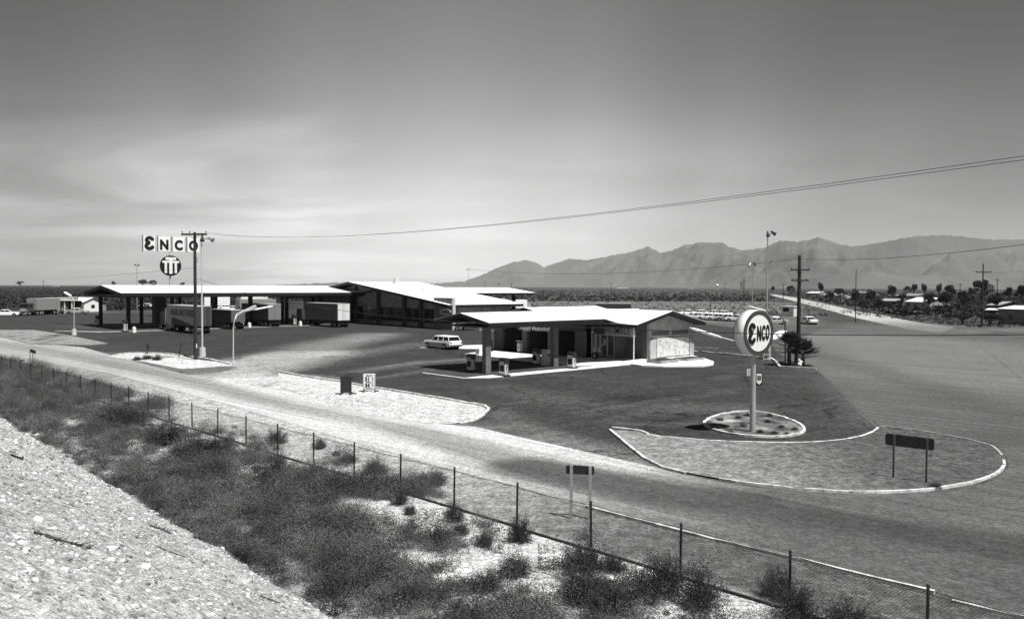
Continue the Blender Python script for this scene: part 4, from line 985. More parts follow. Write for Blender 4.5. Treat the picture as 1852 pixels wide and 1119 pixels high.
def hf(b0, bm_, b1, z0, zr, z1, th):
    def g_(b):
        return (z0 + (zr - z0) * (b - b0) / (bm_ - b0) if b <= bm_ else zr + (z1 - zr) * (b - bm_) / (b1 - bm_)) - th - .01
    g_.mid = bm_; return g_

O = Vector((-4.42, 69.0, 0))
st = root("fuel_station", tuple(O), UA, "white-roofed fuel station with open bays, brick piers and a glass office", "building")
# right wing
ZE, ZR = 3.66, 4.90; XE, XR, XB = 17.5, 23.0, 28.6
roof_parts(st, 'y', -4.75, 9.8, XE, XR, XB, ZE, ZR, ZE)
h1 = hf(XE, XR, XB, ZE, ZR, ZE, .32)
gwall(st, 'y', -3.6, .3, 20.8, 27.9, h1, gm("gable_panel", .40, .85, .22, 1.2, bump=.2), "gable_wall")
m = MB(); m.bb((21.9, -3.72, .30), (27.1, -3.61, 2.15)); m.build("block_screen", BLOCK, st)
m = MB(); m.bb((20.85, -3.70, 0), (21.8, -3.61, 2.1)); m.bb((27.2, -3.76, 0), (27.95, -3.61, 2.0)); m.build("pilaster", STUCCO, st)
for xa in (21.2, 24.4): m = MB(); m.bb((xa, -3.66, 2.45), (xa + 2.6, -3.605, 2.85)); m.build("letter_band", gm("letter_band_grey", .12, .8, .4, 7), st)  # plain dark bands standing in for unreadable wall lettering
m = MB(); m.bb((20.8, -3.3, 0), (21.1, -.6, 3.9)); m.bb((19.2, -.6, 0), (20.8, -.35, 3.6)); m.build("brick_wall", BRICK, st)
m = MB(); m.bb((27.6, -3.3, 0), (27.9, 15.9, 3.5)); m.bb((17.3, 15.6, 0), (27.6, 15.9, 3.4)); m.build("rear_wall", BRICK, st)
# office front
m = MB(); m.bb((19.3, -.35, .35), (19.34, 2.1, 2.55)); m.build("glazing", GLASSM, st)
m = MB()
for y in (-.4, .55, 1.5, 2.1): m.bb((19.18, y - .035, .05), (19.27, y + .035, 2.6))
m.bb((19.18, -.40, 2.55), (19.28, 2.75, 2.66)); m.bb((19.18, -.40, .30), (19.28, 2.1, .37)); m.build("window_frame", LIGHTMETAL, st)
m = MB(); m.bb((19.25, 2.14, .05), (19.31, 2.72, 2.52)); dr = m.build("door", GLASSM, st)
m = MB(); m.bb((19.2, 2.12, .05), (19.24, 2.2, 2.52)); m.bb((19.2, 2.66, .05), (19.24, 2.74, 2.52)); m.bb((19.2, 2.2, .05), (19.24, 2.66, .45)); m.build("door_frame", LIGHTMETAL, dr)
m = MB(); m.bb((19.2, -.35, 2.66), (19.4, 2.75, 3.45)); m.build("fascia_panel", gm("fascia_grey", .24, .7, .3, 2.0), st)
for y, z, a, b in ((1.25, 1.35, .26, .36), (.85, 1.65, .40, .62), (1.3, .62, .34, .50)): m = MB(); m.bb((19.16, y - a / 2, z - b / 2), (19.175, y + a / 2, z + b / 2)); m.build("poster", STUCCO, st)
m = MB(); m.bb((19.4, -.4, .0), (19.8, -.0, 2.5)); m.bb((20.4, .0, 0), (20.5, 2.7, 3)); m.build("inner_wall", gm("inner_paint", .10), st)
# name board hung from the eave
m = MB(); m.bb((17.62, -4.45, 2.50), (17.70, .9, 3.34)); nb_ = m.build("name_board", gm("board_back", .26, .7, .2, 3), st)
ft = lambda y, z: frame((17.60, y, z), (0, -1, 0), (0, 0, 1))
text_obj("HUMBLE", .98, gm("letter_edge", .60, .6, .1, 3), nb_, ft(-2.30, 2.96), offset=.05, sx=.86, extrude=.004)
text_obj("HUMBLE", .98, BLACK, nb_, ft(-2.30, 2.96) @ Matrix.Translation((0, 0, .02)), offset=.018, sx=.86, extrude=.006)
m = MB(); m.bb((17.54, -.55, 2.58), (17.60, .8, 3.26)); m.build("dark_panel", BLACK, nb_)
pb = G(1146, 656.5) - O; lx_, ly_ = pb.dot(EU), pb.dot(EV); m = MB(); m.cyl((lx_, ly_, 0), (lx_, ly_, 3.4), .055, n=8); m.build("eave_post", WHITE, st)
# left wing with service bays
LY0, LYR, LY1 = 3.2, 9.8, 16.4; ZL, ZLR = 3.75, 5.02
roof_parts(st, 'x', 16.1, 27.6, LY0, LYR, LY1, ZL, ZLR, ZL)
h2 = hf(LY0, LYR, LY1, ZL, ZLR, ZL, .32); XF = 17.0
bays = [(3.0, 5.85), (7.0, 10.3), (11.1, 14.5)]
for a, b in ((1.75, 3.0), (5.85, 7.0), (10.3, 11.1), (14.5, 15.9)): m = MB(); m.bb((XF, a, 0), (XF + .45, b, 2.75)); m.build("brick_pier", gm("pier_brick", .12, .85, .35, 6, bump=.3), st)
gwall(st, 'x', XF + .02, .3, 3.25, 15.9, h2, gm("header_panel", .07, .8, .2, 2), "bay_header", zb=2.75)
m = MB(); m.bb((XF + .02, 1.75, 2.75), (XF + .3, 3.25, 3.4)); m.build("bay_header", gm("header_panel", .07), st)
for a, b in bays:
    m = MB(); m.bb((26.9, a + .3, 1.9), (26.98, (a + b) / 2 - .1, 2.6)); m.bb((26.9, (a + b) / 2 + .1, 1.9), (26.98, b - .3, 2.6)); m.build("rear_window", gm("pale_pane", .55, .4), st)
m = MB(); m.bb((17.5, 6.3, 0), (26, 6.5, 3.0)); m.bb((17.5, 10.6, 0), (26, 10.8, 3.0)); m.bb((19.9, 2.75, 0), (27, 2.9, 3.2)); m.build("partition", gm("partition_paint", .08), st)
m = MB(); m.bb((XF - .08, 5.9, 2.50), (XF - .02, 11.9, 3.2)); sb = m.build("slogan_board", gm("slogan_dark", .04, .5), st)
text_obj("Happy Motoring!", .66, gm("slogan_white", .85), sb, frame((XF - .10, 9.0, 2.80), (0, -1, 0), (0, 0, 1)), offset=.014, sx=1.05, extrude=.006, shear=.15)
# forecourt canopy
HW = 3.84; ZC, ZCR = 4.30, 5.0; TH_ = .34
for s, pl_ in ((-1, [(0, 0), (0, -HW), (13.9, -HW), (17.4, -2.7), (23.3, 0)]), (1, [(0, 0), (23.3, 0), (19.5, HW), (0, HW)])):
    def zc_(p): return ZCR + (ZC - ZCR) * abs(p[1]) / HW
    for dz0, dz1, nm, mt, ex in ((-TH_, 0, "canopy_fascia", FASCIA, 0), (.003, .038, "canopy_roof", ROOFW, .02)):
        P_ = [(p[0] - (ex if p[0] == 0 else 0), p[1] + (ex * s if p[1] else 0)) for p in pl_]; nP = len(P_); m = MB()
        m.add([(p[0], p[1], zc_(p) + dz0) for p in P_] + [(p[0], p[1], zc_(p) + dz1) for p in P_], [tuple(range(nP)), tuple(range(2 * nP - 1, nP - 1, -1))] + [(i, (i + 1) % nP, nP + (i + 1) % nP, nP + i) for i in range(nP)])
        m.build(nm, mt, st)
m = MB(); ce = [(13.95, -3.86, 4.345), (17.4, -2.72, 4.55), (23.3, -.02, 5.05)]; cf = [(14.3, -4.6, 4.02), (17.45, -4.6, 3.70), (20.5, -4.0, 4.36), (23.0, -.6, 4.93)]
m.add([ce[0], ce[1], ce[2], (15.2, -4.3, 3.95), (17.45, -4.5, 3.72), (21.5, -2.4, 4.60)], [(0, 3, 4, 1), (1, 4, 5), (1, 5, 2)]); m.add([(p[0], p[1], p[2] - .04) for p in (ce[0], ce[1], ce[2], (15.2, -4.3, 3.95), (17.45, -4.5, 3.72), (21.5, -2.4, 4.60))], [(0, 3, 4, 1), (1, 4, 5), (1, 5, 2)])
m.build("roof_cricket", ROOFW, st)
m = MB(); m.bb((.4, -HW + .3, 3.82), (16.6, HW - .3, 3.90)); m.build("canopy_soffit", SOFFIT, st)
CM = brickm("column_brick", .16, .11, w=.3, h=.1)
for px, py in ((880, 675.8), (1002.5, 663)):
    q = G(px, py) - O; a, b = q.dot(EU), q.dot(EV); m = MB(); m.box((a, b, 1.95), (.56, .50, 3.9)); m.build("column", CM, st)
# roof odds and ends
m = MB(); m.cyl((21.5, 5.5, 4.6), (21.5, 5.5, 5.25), .10, n=10); m.build("vent_pipe", WHITE, st)
# brick planters by the gable
def planter(px0, py0, px1, py1, dep, hh, label):
    a = G(px0, py0); b = G(px1, py1); L = (b - a).length; rt = root("brick_planter", tuple(a), UA, label, "planter", "brick planters by the gable wall"); m = MB()
    m.bb((0, 0, 0), (L, dep, hh)); m.build("box", BRICKL, rt, bevel=.015); m = MB(); m.bb((.12, .12, hh), (L - .12, dep - .12, hh + .03)); m.build("soil", gm("potting_soil", .03), rt); return rt
planter(1195, 660.5, 1224, 657, 1.7, .42, "nearer low brick planter on the white apron"); planter(1243, 655.5, 1269, 652, 1.7, .34, "further low brick planter on the white apron")

# slabs of pale concrete round the fuel station
def slab(name, px, z1, mat=CONC, z0=-.05, wpts=None):
    P_ = wpts or GP(px); n_ = len(P_); m = MB(); m.prism(P_, lambda a, b, d: (a, b, d), z0, z1); return tag(m.build(name, mat), kind='structure')
def LP(pts): return [tuple((O + EU * a + EV * b))[:2] for a, b in pts]
CW = gm("pale_concrete", .72, .9, .10, .8, bump=.15)
slab("pad_strip", None, .055, CW, wpts=LP([(-3.0, -4.3), (-1.2, -5.5), (15.6, -5.4), (15.6, -4.6), (11, -4.2), (-1, -4.1)]))
slab("pad_edge", None, .05, CW, wpts=LP([(-3.0, -4.3), (-2.8, -4.3), (-3.1, 1.0), (-3.3, 1.0)]))
slab("forecourt_pad", None, .03, gm("dark_tarmac", .045, .9, .25, 1), wpts=LP([(-2.9, -4.15), (11, -4.15), (11, 2.9), (-3.2, 1.2)]))  # plain dark tarmac inside the pale strip
slab("walkway", None, .13, CW, wpts=GP([(840, 642)]) + LP([(10.9, -3.2), (14.8, -5.4), (17.8, -5.6), (19.2, -3.4), (20.8, -3.5), (20.8, 1.7), (17.2, 1.7)]) + GP([(897, 636), (866, 637.5)]))
slab("apron", [(1140, 660), (1160, 655), (1184, 651), (1248, 644), (1275, 650), (1291, 656), (1290, 661), (1270, 664), (1200, 664.5), (1160, 663)], .14, CW)
slab("side_slab", [(758, 629), (800, 626), (877, 624), (893, 631), (884, 634), (866, 631.5)], .05, CW)
for (px, py, w, h_, l) in [(869, 643.5, .9, .75, "white concrete bin at the left end of the station walkway"), (884, 640, .35, .9, "white block beside the dark figure-like post")]:
    g = G(px, py); m = MB(); m.box((0, 0, h_ / 2), (w, w * .8, h_), UA, taper=.94); m.box((0, 0, h_ + .02), (w * .8, w * .65, .05), UA); o = m.build("bin", WHITE, bevel=.02); o.location = g; tag(o, l, "bin")
g = G(889, 637); m = MB(); m.cyl((0, 0, 0), (0, 0, 1.2), .16, .13, 10); m.ball((0, 0, 1.3), .17, 10, 6); m.box((0, 0, .06), (.5, .5, .12)); o = m.build("bollard", BLACK); o.location = g; tag(o, "dark rounded bollard at the left corner of the bays", "bollard")

# fuel pumps
def pump():
    r_ = bpy.data.objects.new("fuel_pump", None); COL.objects.link(r_)
    m = MB(); m.box((0, 0, .08), (.62, .92, .16)); m.build("plinth", DARK, r_)
    m = MB(); m.box((0, 0, .60), (.42, .70, .90)); m.build("cabinet", gm("pump_white", .62, .4, .05, 3), r_, bevel=.02)
    m = MB(); m.bb((-.248, -.25, .42), (-.232, .25, .92)); m.build("door_panel", BLACK, r_)
    m = MB(); m.box((0, 0, 1.28), (.48, .78, .46)); hd = m.build("head", gm("pump_head", .035, .35, .1, 4), r_, bevel=.03)
    m = MB(); m.bb((-.26, -.30, 1.10), (-.242, .30, 1.22)); m.build("dial", gm("dial_pale", .45, .3), hd)
    m = MB(); m.tube([(0.05, -.40, 1.15), (.05, -.50, .9), (.05, -.47, .3), (.05, -.42, .2)], .022, 6); m.build("hose", BLACK, r_)
    m = MB(); m.box((.0, -.41, .85), (.1, .07, .28)); m.build("nozzle", METAL, r_); return r_
P0 = pump()
for i, (px, py, rz, l) in enumerate([(852, 671.5, 0, "fuel pump left of the first canopy column"), (911.5, 680.5, 0, "nearest fuel pump, right of the first canopy column at the pad edge"),
        (970, 659.5, 0, "fuel pump further back, left of the tall white cabinet"), (1034, 667, 0, "rightmost fuel pump beyond the second canopy column")]):
    o = P0 if i == 0 else dup(P0); g = G(px, py); place(o, tuple(g), UA + rz, l, "fuel pumps on the forecourt", cat="fuel pump")
g = G(988, 661); c_ = root("air_cabinet", tuple(g), UA, "tall pale service cabinet between the back fuel pump and column", "cabinet")
m = MB(); m.box((0, 0, .75), (.62, .80, 1.5), taper=.88); m.build("cabinet", gm("cabinet_grey", .50, .5), c_, bevel=.02); m = MB(); m.box((0, -.37, 1.0), (.2, .04, .25)); m.build("dial", BLACK, c_)
g = G(1076, 650.5); tr = root("tyre_stand", tuple(g), UA, "dark tyre on a display stand before the office window", "tyre"); m = MB(); m.cyl((-.1, 0, .42), (.12, 0, .42), .36, n=22); m.build("tyre", RUBBER, tr)
m = MB(); m.cyl((-.13, 0, .42), (-.10, 0, .42), .17, n=16); m.build("rim", METAL, tr); m = MB(); m.box((0, 0, .04), (.5, .6, .08)); m.build("stand", METAL, tr)
g = G(940, 640); lf = root("service_cabinet", tuple(g), UA, "small pale wheeled service cabinet standing in the left bay opening", "cabinet")
m = MB(); m.box((0, 0, .75), (.4, .45, .9)); m.box((0, 0, 1.4), (.5, .75, .07)); m.build("cabinet", STUCCO, lf, bevel=.02); m = MB(); m.box((-.21, 0, .7), (.02, .15, .2)); m.build("dial", BLACK, lf)
m = MB(); [m.cyl((-.05, s * .3, .15), (.05, s * .3, .15), .14, n=12) for s in (-1, 1)]; m.build("wheel", RUBBER, lf)

# truck stop building
K1_ = Vector((-10.6, 134, 0)); tb = root("truck_stop", tuple(K1_), UA, "long truck-stop building under the widest white gable roof", "building")
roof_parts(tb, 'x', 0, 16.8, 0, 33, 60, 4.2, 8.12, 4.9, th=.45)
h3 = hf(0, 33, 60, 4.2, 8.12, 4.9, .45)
gwall(tb, 'x', 3.0, .4, 1.8, 58, h3, gm("facade_panel", .30, .85, .3, 1.0, bump=.2), "gable_wall", zb=0)  # even grey wall colour with soft noise
m = MB(); m.bb((3.4, 1.8, 0), (15, 2.1, 3.85)); m.build("side_wall", brickm("side_block", .50, .35, w=.9, h=3.0), tb)
m = MB(); m.bb((15, 1.8, 0), (15.3, 58, 4.0)); m.build("rear_wall", PANEL, tb)
def yb(px): r_ = (px - 926) / F; return (-8.34 - 136 * r_) / (.657 + .754 * r_)
for a, b in ((803, 768), (760, 736), (731, 689), (684, 664), (661, 640)):
    ya, yb2 = yb(a), yb(b); f = MB(); f.bb((2.93, ya, .8), (2.99, yb2, 3.25)); w_ = f.build("window", GLASS, tb)
    nmul = max(2, int((yb2 - ya) / 1.8)); m = MB()
    for i in range(nmul + 1): y = ya + (yb2 - ya) * i / nmul; m.bb((2.87, y - .05, .8), (2.925, y + .05, 3.25))
    m.bb((2.86, ya - .05, 3.25), (2.93, yb2 + .05, 3.35)); m.bb((2.86, ya - .05, .7), (2.93, yb2 + .05, .8)); m.build("frame", gm("mullion_grey", .16), w_)
for px in (734, 764, 687, 646): y = yb(px); m = MB(); m.bb((2.45, y - .4, 0), (2.85, y + .4, h3(y))); m.build("pier", brickm("pier_dark", .07, .05), tb)
m = MB(); m.bb((-.2, 1.2, 0), (.9, 3.1, .1)); 
fy0, fy1 = 2.6, 9.9   # fin wall through the roof
m = MB(); m.bb((.9, .3, 0), (1.5, 5.4, 5.35)); fn_ = m.build("fin_wall", brickm("fin_brick", .16, .11, w=.5, h=.2), tb)
m = MB(); m.bb((.88, -.05, 0), (1.52, .3, 5.38)); m.build("fin_lit_edge", gm("fin_edge_lit", .5, .8), fn_)  # sunlit end of the fin, its light painted as a paler colour
# oval sign in front of the window wall
ov = MB(); a_, b_ = 1.55, .50; poly = [(a_ * math.cos(i * PI / 20), b_ * math.sin(i * PI / 20)) for i in range(40)]; q = AT(806, 564, 133) - K1_; q = (q.dot(EU), q.dot(EV), q.z)
ov.prism(poly, lambda a, b, d: (q[0] + d, q[1] + a, q[2] + b), -.12, 0); on = ov.build("oval_sign", gm("oval_grey", .42, .6, .15, 4), tb)
text_obj("HUMBLE", .60, BLACK, on, frame((q[0] - .13, q[1], q[2]), (0, -1, 0), (0, 0, 1)), offset=.02, sx=.95, extrude=.006)
m = MB(); m.cyl((q[0] - .06, q[1] + .0, 0), (q[0] - .06, q[1], q[2] - b_), .05, n=6); m.build("sign_post", DARK, on)
m = MB(); m.box((9.5, 30.5, 8.2), (.9, .9, .9)); m.cyl((9.5, 30.5, 8.6), (9.5, 30.5, 9.1), .3, .5, 10); m.build("roof_vent", LIGHTMETAL, tb)
for x, y in ((9, 20), (11, 26), (5, 22), (7, 12)): m = MB(); zz = 4.2 + y / 33 * 3.92; m.cyl((x, y, zz), (x, y, zz + .35), .12, n=8); m.build("vent_pipe", gm("pipe_grey", .4), tb)
# planters / hedge along the facade
for px, py, l in ((713.5, 584.5, "white lattice planter box left of the dark hedge"), (737, 587, "white lattice planter box at the middle of the facade"), (788, 591.5, "white lattice planter box near the oval sign")):
    g = G(px, py); rt = root("planter_box", tuple(g), UA, l, "planter", "planter boxes along the truck-stop facade"); m = MB(); m.box((0, 0, .38), (.9, .9, .75)); m.build("box", gm("planter_pale", .34), rt)
    m = MB(); [m.bb((-.47, y, .1), (-.455, y + .12, .68)) for y in (-.3, 0, .22)]; m.build("slat", DARK, rt)
def hedge(px0, py0, px1, py1, hgt_, dep, label):
    a = G(px0, py0); b = G(px1, py1); n_ = 2600; t_ = RNG.uniform(0, 1, (n_, 1)); C = np.array(a)[None] * (1 - t_) + np.array(b)[None] * t_
    C = C + np.stack([RNG.normal(0, dep * .3, n_), RNG.normal(0, dep * .3, n_), RNG.uniform(0, hgt_, n_) * (.8 + .3 * np.sin(t_[:, 0] * 40))], 1); q_ = quads(C, .14, .7)
    return tag(np_mesh("hedge", q_[0], q_[1], LEAFD), label, "hedge")
hedge(742, 585, 832, 592.5, 1.15, .7, "dark hedge along the foot of the truck-stop window wall")
hedge(690, 581, 712, 583, .9, .6, "short dark hedge left of the planter boxes")
kerb("kerb", GP([(636, 585), (664, 583.5), (690, 584), (760, 590), (800, 594), (840, 596), (900, 600)]), .35, .14)
# truck canopy
K0_ = Vector((-63, 130, 0)); tc_ = root("truck_canopy", tuple(K0_), UA, "long white-roofed fuelling canopy on dark columns for trucks", "canopy")
roof_parts(tc_, 'x', 0, 49.5, 0, 11.7, 23.4, 6.03, 7.26, 6.03, th=.55)
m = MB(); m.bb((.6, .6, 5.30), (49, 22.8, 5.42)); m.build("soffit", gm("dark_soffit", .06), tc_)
for v_ in (3.2, 20.0):
    for i in range(7): m = MB(); x = 2 + 7 * i; m.box((x, v_, 2.65), (.55, .55, 5.3)); m.build("column", FASCIA, tc_)
m = MB(); m.bb((8.6, 10.5, 0), (10.4, 12.5, 5.3)); m.build("service_core", gm("core_dark", .08), tc_)
def LT(pts): return [tuple((K0_ + EU * a + EV * b))[:2] for a, b in pts]
slab("fuelling_pad", None, .03, gm("dark_tarmac"), wpts=LT([(-2, -3.6), (33, -3.0), (46, -2), (46, 23), (-6, 23)]))
slab("pad_strip", None, .06, gm("grey_concrete", .34, .9, .2, 1.0), wpts=LT([(-9, 4), (-8.2, 4.2), (-3, -2.2), (0, -3.5), (33, -3.0), (33, -3.5), (0, -4.6), (-4.4, -3.6)]))
for i, (px, py, l) in enumerate([(226, 600, "pump pair beside the first near column of the truck canopy"), (437, 591.5, "pump between the street lamp and the dark truck"), (176, 589, "pump at the far left corner of the truck canopy"), (532, 588, "pump left of the trailer cab under the canopy")]):
    o = dup(P0); place(o, tuple(G(px, py)), UA + (.0), l, "pumps under the truck canopy", 1.25, "fuel pump")
for px, py, l in ((242.5, 601.5, "white block bollard at the near corner of the truck pad"), (451, 592.5, "white block bollard right of the curved street lamp"), (543, 589.5, "white block bollard in front of the trailer cab")):
    g = G(px, py); m = MB(); m.box((0, 0, .42), (.5, .5, .84), UA, taper=.92); m.cyl((0, 0, .82), (0, 0, .95), .16, .08, 10); o = m.build("bollard", WHITE, bevel=.03); o.location = g; tag(o, l, "bollard", "white bollards along the truck pad")
# rear canopy on the far side
RO = Vector((4.8, 168, 0)); rc = root("rear_canopy", tuple(RO), UA, "white-roofed canopy on posts behind the truck-stop building", "canopy")
roof_parts(rc, 'x', -32, 0, 0, 8.75, 17.5, 6.0, 7.05, 6.0, th=.4)
for x in (-4, -12, -20, -28):
    for y in (2.2, 15): m = MB(); m.box((x, y, 2.8), (.6, .6, 5.6)); m.build("column", FASCIA, rc)
# white shed, open shed and far buildings
def shed(name, px0, py0, px1, py1, depth, hw, hr, label, wall, roof, az=None, cat="building", door=True, ridge='x', grp=None, ov_=.3):
    a = G(px0, py0); b = G(px1, py1); d = b - a; L = d.length; az_ = math.atan2(d.y, d.x) if az is None else az; rt = root(name, tuple(a), az_, label, cat, grp)
    m = MB()
    if ridge == 'x': m.prism([(0, 0), (depth, 0), (depth, hw), (depth / 2, hr), (0, hw)], lambda p, q, dd: (dd, p, q), 0, L)
    else: m.prism([(0, 0), (L, 0), (L, hw), (L / 2, hr), (0, hw)], lambda p, q, dd: (p, dd, q), 0, depth)
    m.build("wall", wall, rt)
    if ridge == 'x': k_ = (hr - hw) / (depth / 2); roof_parts(rt, 'x', -ov_, L + ov_, -ov_, depth / 2, depth + ov_, hw - k_ * ov_ + .2, hr + .2, hw - k_ * ov_ + .2, th=.15, rf=roof)
    else: k_ = (hr - hw) / (L / 2); roof_parts(rt, 'y', -ov_, depth + ov_, -ov_, L / 2, L + ov_, hw - k_ * ov_ + .2, hr + .2, hw - k_ * ov_ + .2, th=.15, rf=roof)
    for i in range(max(1, int(L / 4))):
        x = L * (i + .5) / max(1, int(L / 4)); m = MB(); m.bb((x - .55, -.05, 1.0), (x + .55, -.005, 1.9)); m.build("window", GLASS, rt)
    if door: m = MB(); m.bb((L * .12, -.06, 0), (L * .12 + 1, -.006, 2.1)); m.build("door", gm("door_paint", .10), rt)
    return rt
# white gabled building at the left
wb = shed("white_building", 152, 564, 184, 563, 9, 2.6, 3.7, "white gabled building with a bright end wall at the left", WHITE, WHITE, ridge='y', door=False)
shed("white_building", 130, 562, 153, 563, 6, 2.2, 3.0, "lower white-roofed wing left of the bright gabled building", PANEL, WHITE, door=False)
g = G(90, 567); os_ = root("open_shed", tuple(g), 0, "open shed with a thin white roof edge over two round white tanks", "shed"); s_ = g.y / F
m = MB(); m.bb((-8 * s_, 0, 3.3), (42 * s_, 5, 3.45)); m.build("roof", WHITE, os_); m = MB()
for x in (-6, 10, 26, 39): m = MB(); m.box((x * s_, .3, 1.65), (.2, .2, 3.3)); m.build("post", WHITE, os_)
m = MB(); m.bb((-6 * s_, 4.6, 0), (40 * s_, 4.8, 3.2)); m.build("back_wall", gm("shed_dark", .04), os_)
for i, x in enumerate((12, 22)):
    m = MB(); m.ball((0, 0, 1.1), .85, 14, 8, 1.15); m.cyl((0, 0, 0), (0, 0, .5), .3, n=8); o = m.build("tank", WHITE); o.location = (g.x + x * s_, g.y + 1.4, 0); tag(o, ["left of two round white tanks in the open shed", "right of two round white tanks in the open shed"][i], "tank")
# houses on the right
shed("house", 1637, 558, 1676, 560, 9, 2.4, 3.8, "low house with the brightest white roof among the trees", STUCCO, WHITE, grp="houses right of the dirt road")
shed("house", 1805, 585, 1900, 590, 9, 2.9, 3.5, "long house with thin white roof edge at the right border", gm("house_grey", .20), WHITE, grp="houses right of the dirt road", door=False)
shed("house", 1588, 555, 1625, 556, 8, 2.2, 3.0, "dim low house left of the brightest white roof", gm("house_dim", .10), gm("roof_grey", .30), grp="houses right of the dirt road")
shed("house", 1458, 534, 1482, 534.5, 9, 2.0, 3.4, "small far house behind the utility pole", STUCCO, gm("roof_pale", .6), grp="houses right of the dirt road")
shed("house", 1500, 540, 1520, 540.5, 9, 2.2, 3.4, "small far pale house right of the utility pole", STUCCO, gm("roof_grey", .30), grp="houses right of the dirt road")
shed("house", 1618, 541, 1660, 542, 10, 2.2, 3.6, "far grey-roofed house above the brightest white roof", PANEL, gm("roof_midgrey", .22), grp="houses right of the dirt road")
shed("house", 1784, 577, 1802, 577.5, 5, 2.0, 2.3, "little flat bright-roofed hut behind the tall cross-armed pole", gm("house_dim", .10), WHITE, grp="houses right of the dirt road", door=False)
shed("house", 1785, 566, 1806, 567, 8, 2.2, 3.2, "dim gabled house behind the little bright-roofed hut", gm("house_dim", .10), gm("roof_grey", .30), grp="houses right of the dirt road")
shed("house", 1540, 533, 1575, 533.5, 9, 2.0, 3.2, "far dim house left of the skyline trees", PANEL, gm("roof_midgrey", .22), grp="houses right of the dirt road")
g = G(1663, 549); cv = root("camper", tuple(g), 0, "small white camper body behind the brightest white roof", "camper"); m = MB(); m.box((0, 0, 1.7), (3.8, 2, 1.7)); m.build("body", WHITE, cv, bevel=.3); m = MB(); m.cyl((-.6, -1.0, .4), (-.6, 1.0, .4), .38, n=12); m.build("wheel", RUBBER, cv)
g = G(1426, 572); bx = root("box_shed", tuple(g), UA, "small box-shaped shed with a dark hatch left of the utility pole", "shed"); s_ = g.y / F; w_ = 2.6; d_ = 2.4
m = MB(); m.bb((-.2, -1.5, 0), (2.7, 1.9, 2.4)); m.build("wall", gm("box_wall", .62), bx); m = MB(); m.bb((-.3, -1.7, 2.4), (2.8, 2.1, 2.55)); m.build("roof", WHITE, bx); m = MB(); m.bb((-.26, -.2, 1.2), (-.21, 1.4, 2.2)); m.build("hatch", BLACK, bx)
# skyline specks
for px, py, w_, h_, l in [(1126, 520.6, 22, 3.2, "long low white building on the horizon under the mountains"), (1250, 521.5, 10, 2.5, "tiny white building on the horizon left of the water tank"), (1335, 522, 12, 2.5, "tiny pale building on the horizon left of the grey tower"),
                          (100, 517.5, 12, 2.2, "tiny white building on the left horizon"), (20, 518.5, 7, 1.6, "tiny pale roof at the far left horizon")]:
    D = 4000; c = Vector((AT(px, py, D).x, D, 0)); s_ = D / F; rt = root("far_building", tuple(c), 0, l, "building", "far buildings on the horizon"); zt_ = AT(px, py - h_ * .6, D).z
    m = MB(); m.box((0, 0, zt_ / 2), (w_ * s_, 12, zt_)); m.build("wall", WHITE, rt); m = MB(); m.box((0, 0, zt_ + .3), (w_ * s_ * 1.04, 14, .6)); m.build("roof", LIGHTMETAL, rt)
D = 3000; c = Vector((AT(1297, 520, D).x, D, 0)); wt = root("water_tank", tuple(c), 0, "tiny white water tank on the horizon under the mountains", "water tank")
m = MB(); m.ball((0, 0, AT(1297, 516, D).z), 6.5, 12, 8, .7); m.build("tank", WHITE, wt); m = MB(); m.cyl((0, 0, 0), (0, 0, AT(1297, 517, D).z), 2.0, n=8); m.build("stem", WHITE, wt)
c = Vector((AT(1341, 520, D).x, D, 0)); m = MB(); m.box((0, 0, 14), (6.5, 6, 28)); m.box((0, 0, 28.4), (7.4, 7, 1.2)); m.box((9.5, 0, 22), (4, 4, 44)); o = m.build("tower", gm("tower_grey", .12)); o.location = c; tag(o, "slim grey tower on the horizon beside the tallest mast", "tower")

# ============================================================ VEHICLES
def wheel_set(rt, xs, W_, r, rimm=METAL, w=.22, dual=()):
    for x in xs:
        for s in (-1, 1):
            m = MB(); ww = w * (2.1 if x in dual else 1); y0_ = s * (W_ / 2 - ww); y1_ = s * (W_ / 2); m.cyl((x, y0_, r), (x, y1_, r), r, n=20); t_ = m.build("wheel", RUBBER, rt)
            m = MB(); m.cyl((x, y1_ - s * .01, r), (x, y1_ + s * .015, r), r * .52, n=14); m.build("rim", rimm, t_)
def loft(secs, mat, name, rt, n_=None):
    """secs: list of (x, [(y,z)...]) closed rings"""
    m = MB(); k = len(secs[0][1]); vs = [(x, y, z) for x, rg in secs for y, z in rg]; fs = []
    for j in range(len(secs) - 1):
        for i in range(k): fs.append((j * k + i, j * k + (i + 1) % k, (j + 1) * k + (i + 1) % k, (j + 1) * k + i))
    fs += [tuple(range(k)), tuple(range(len(vs) - 1, len(vs) - 1 - k, -1))]; m.add(vs, fs, False); return m.build(name, mat, rt)
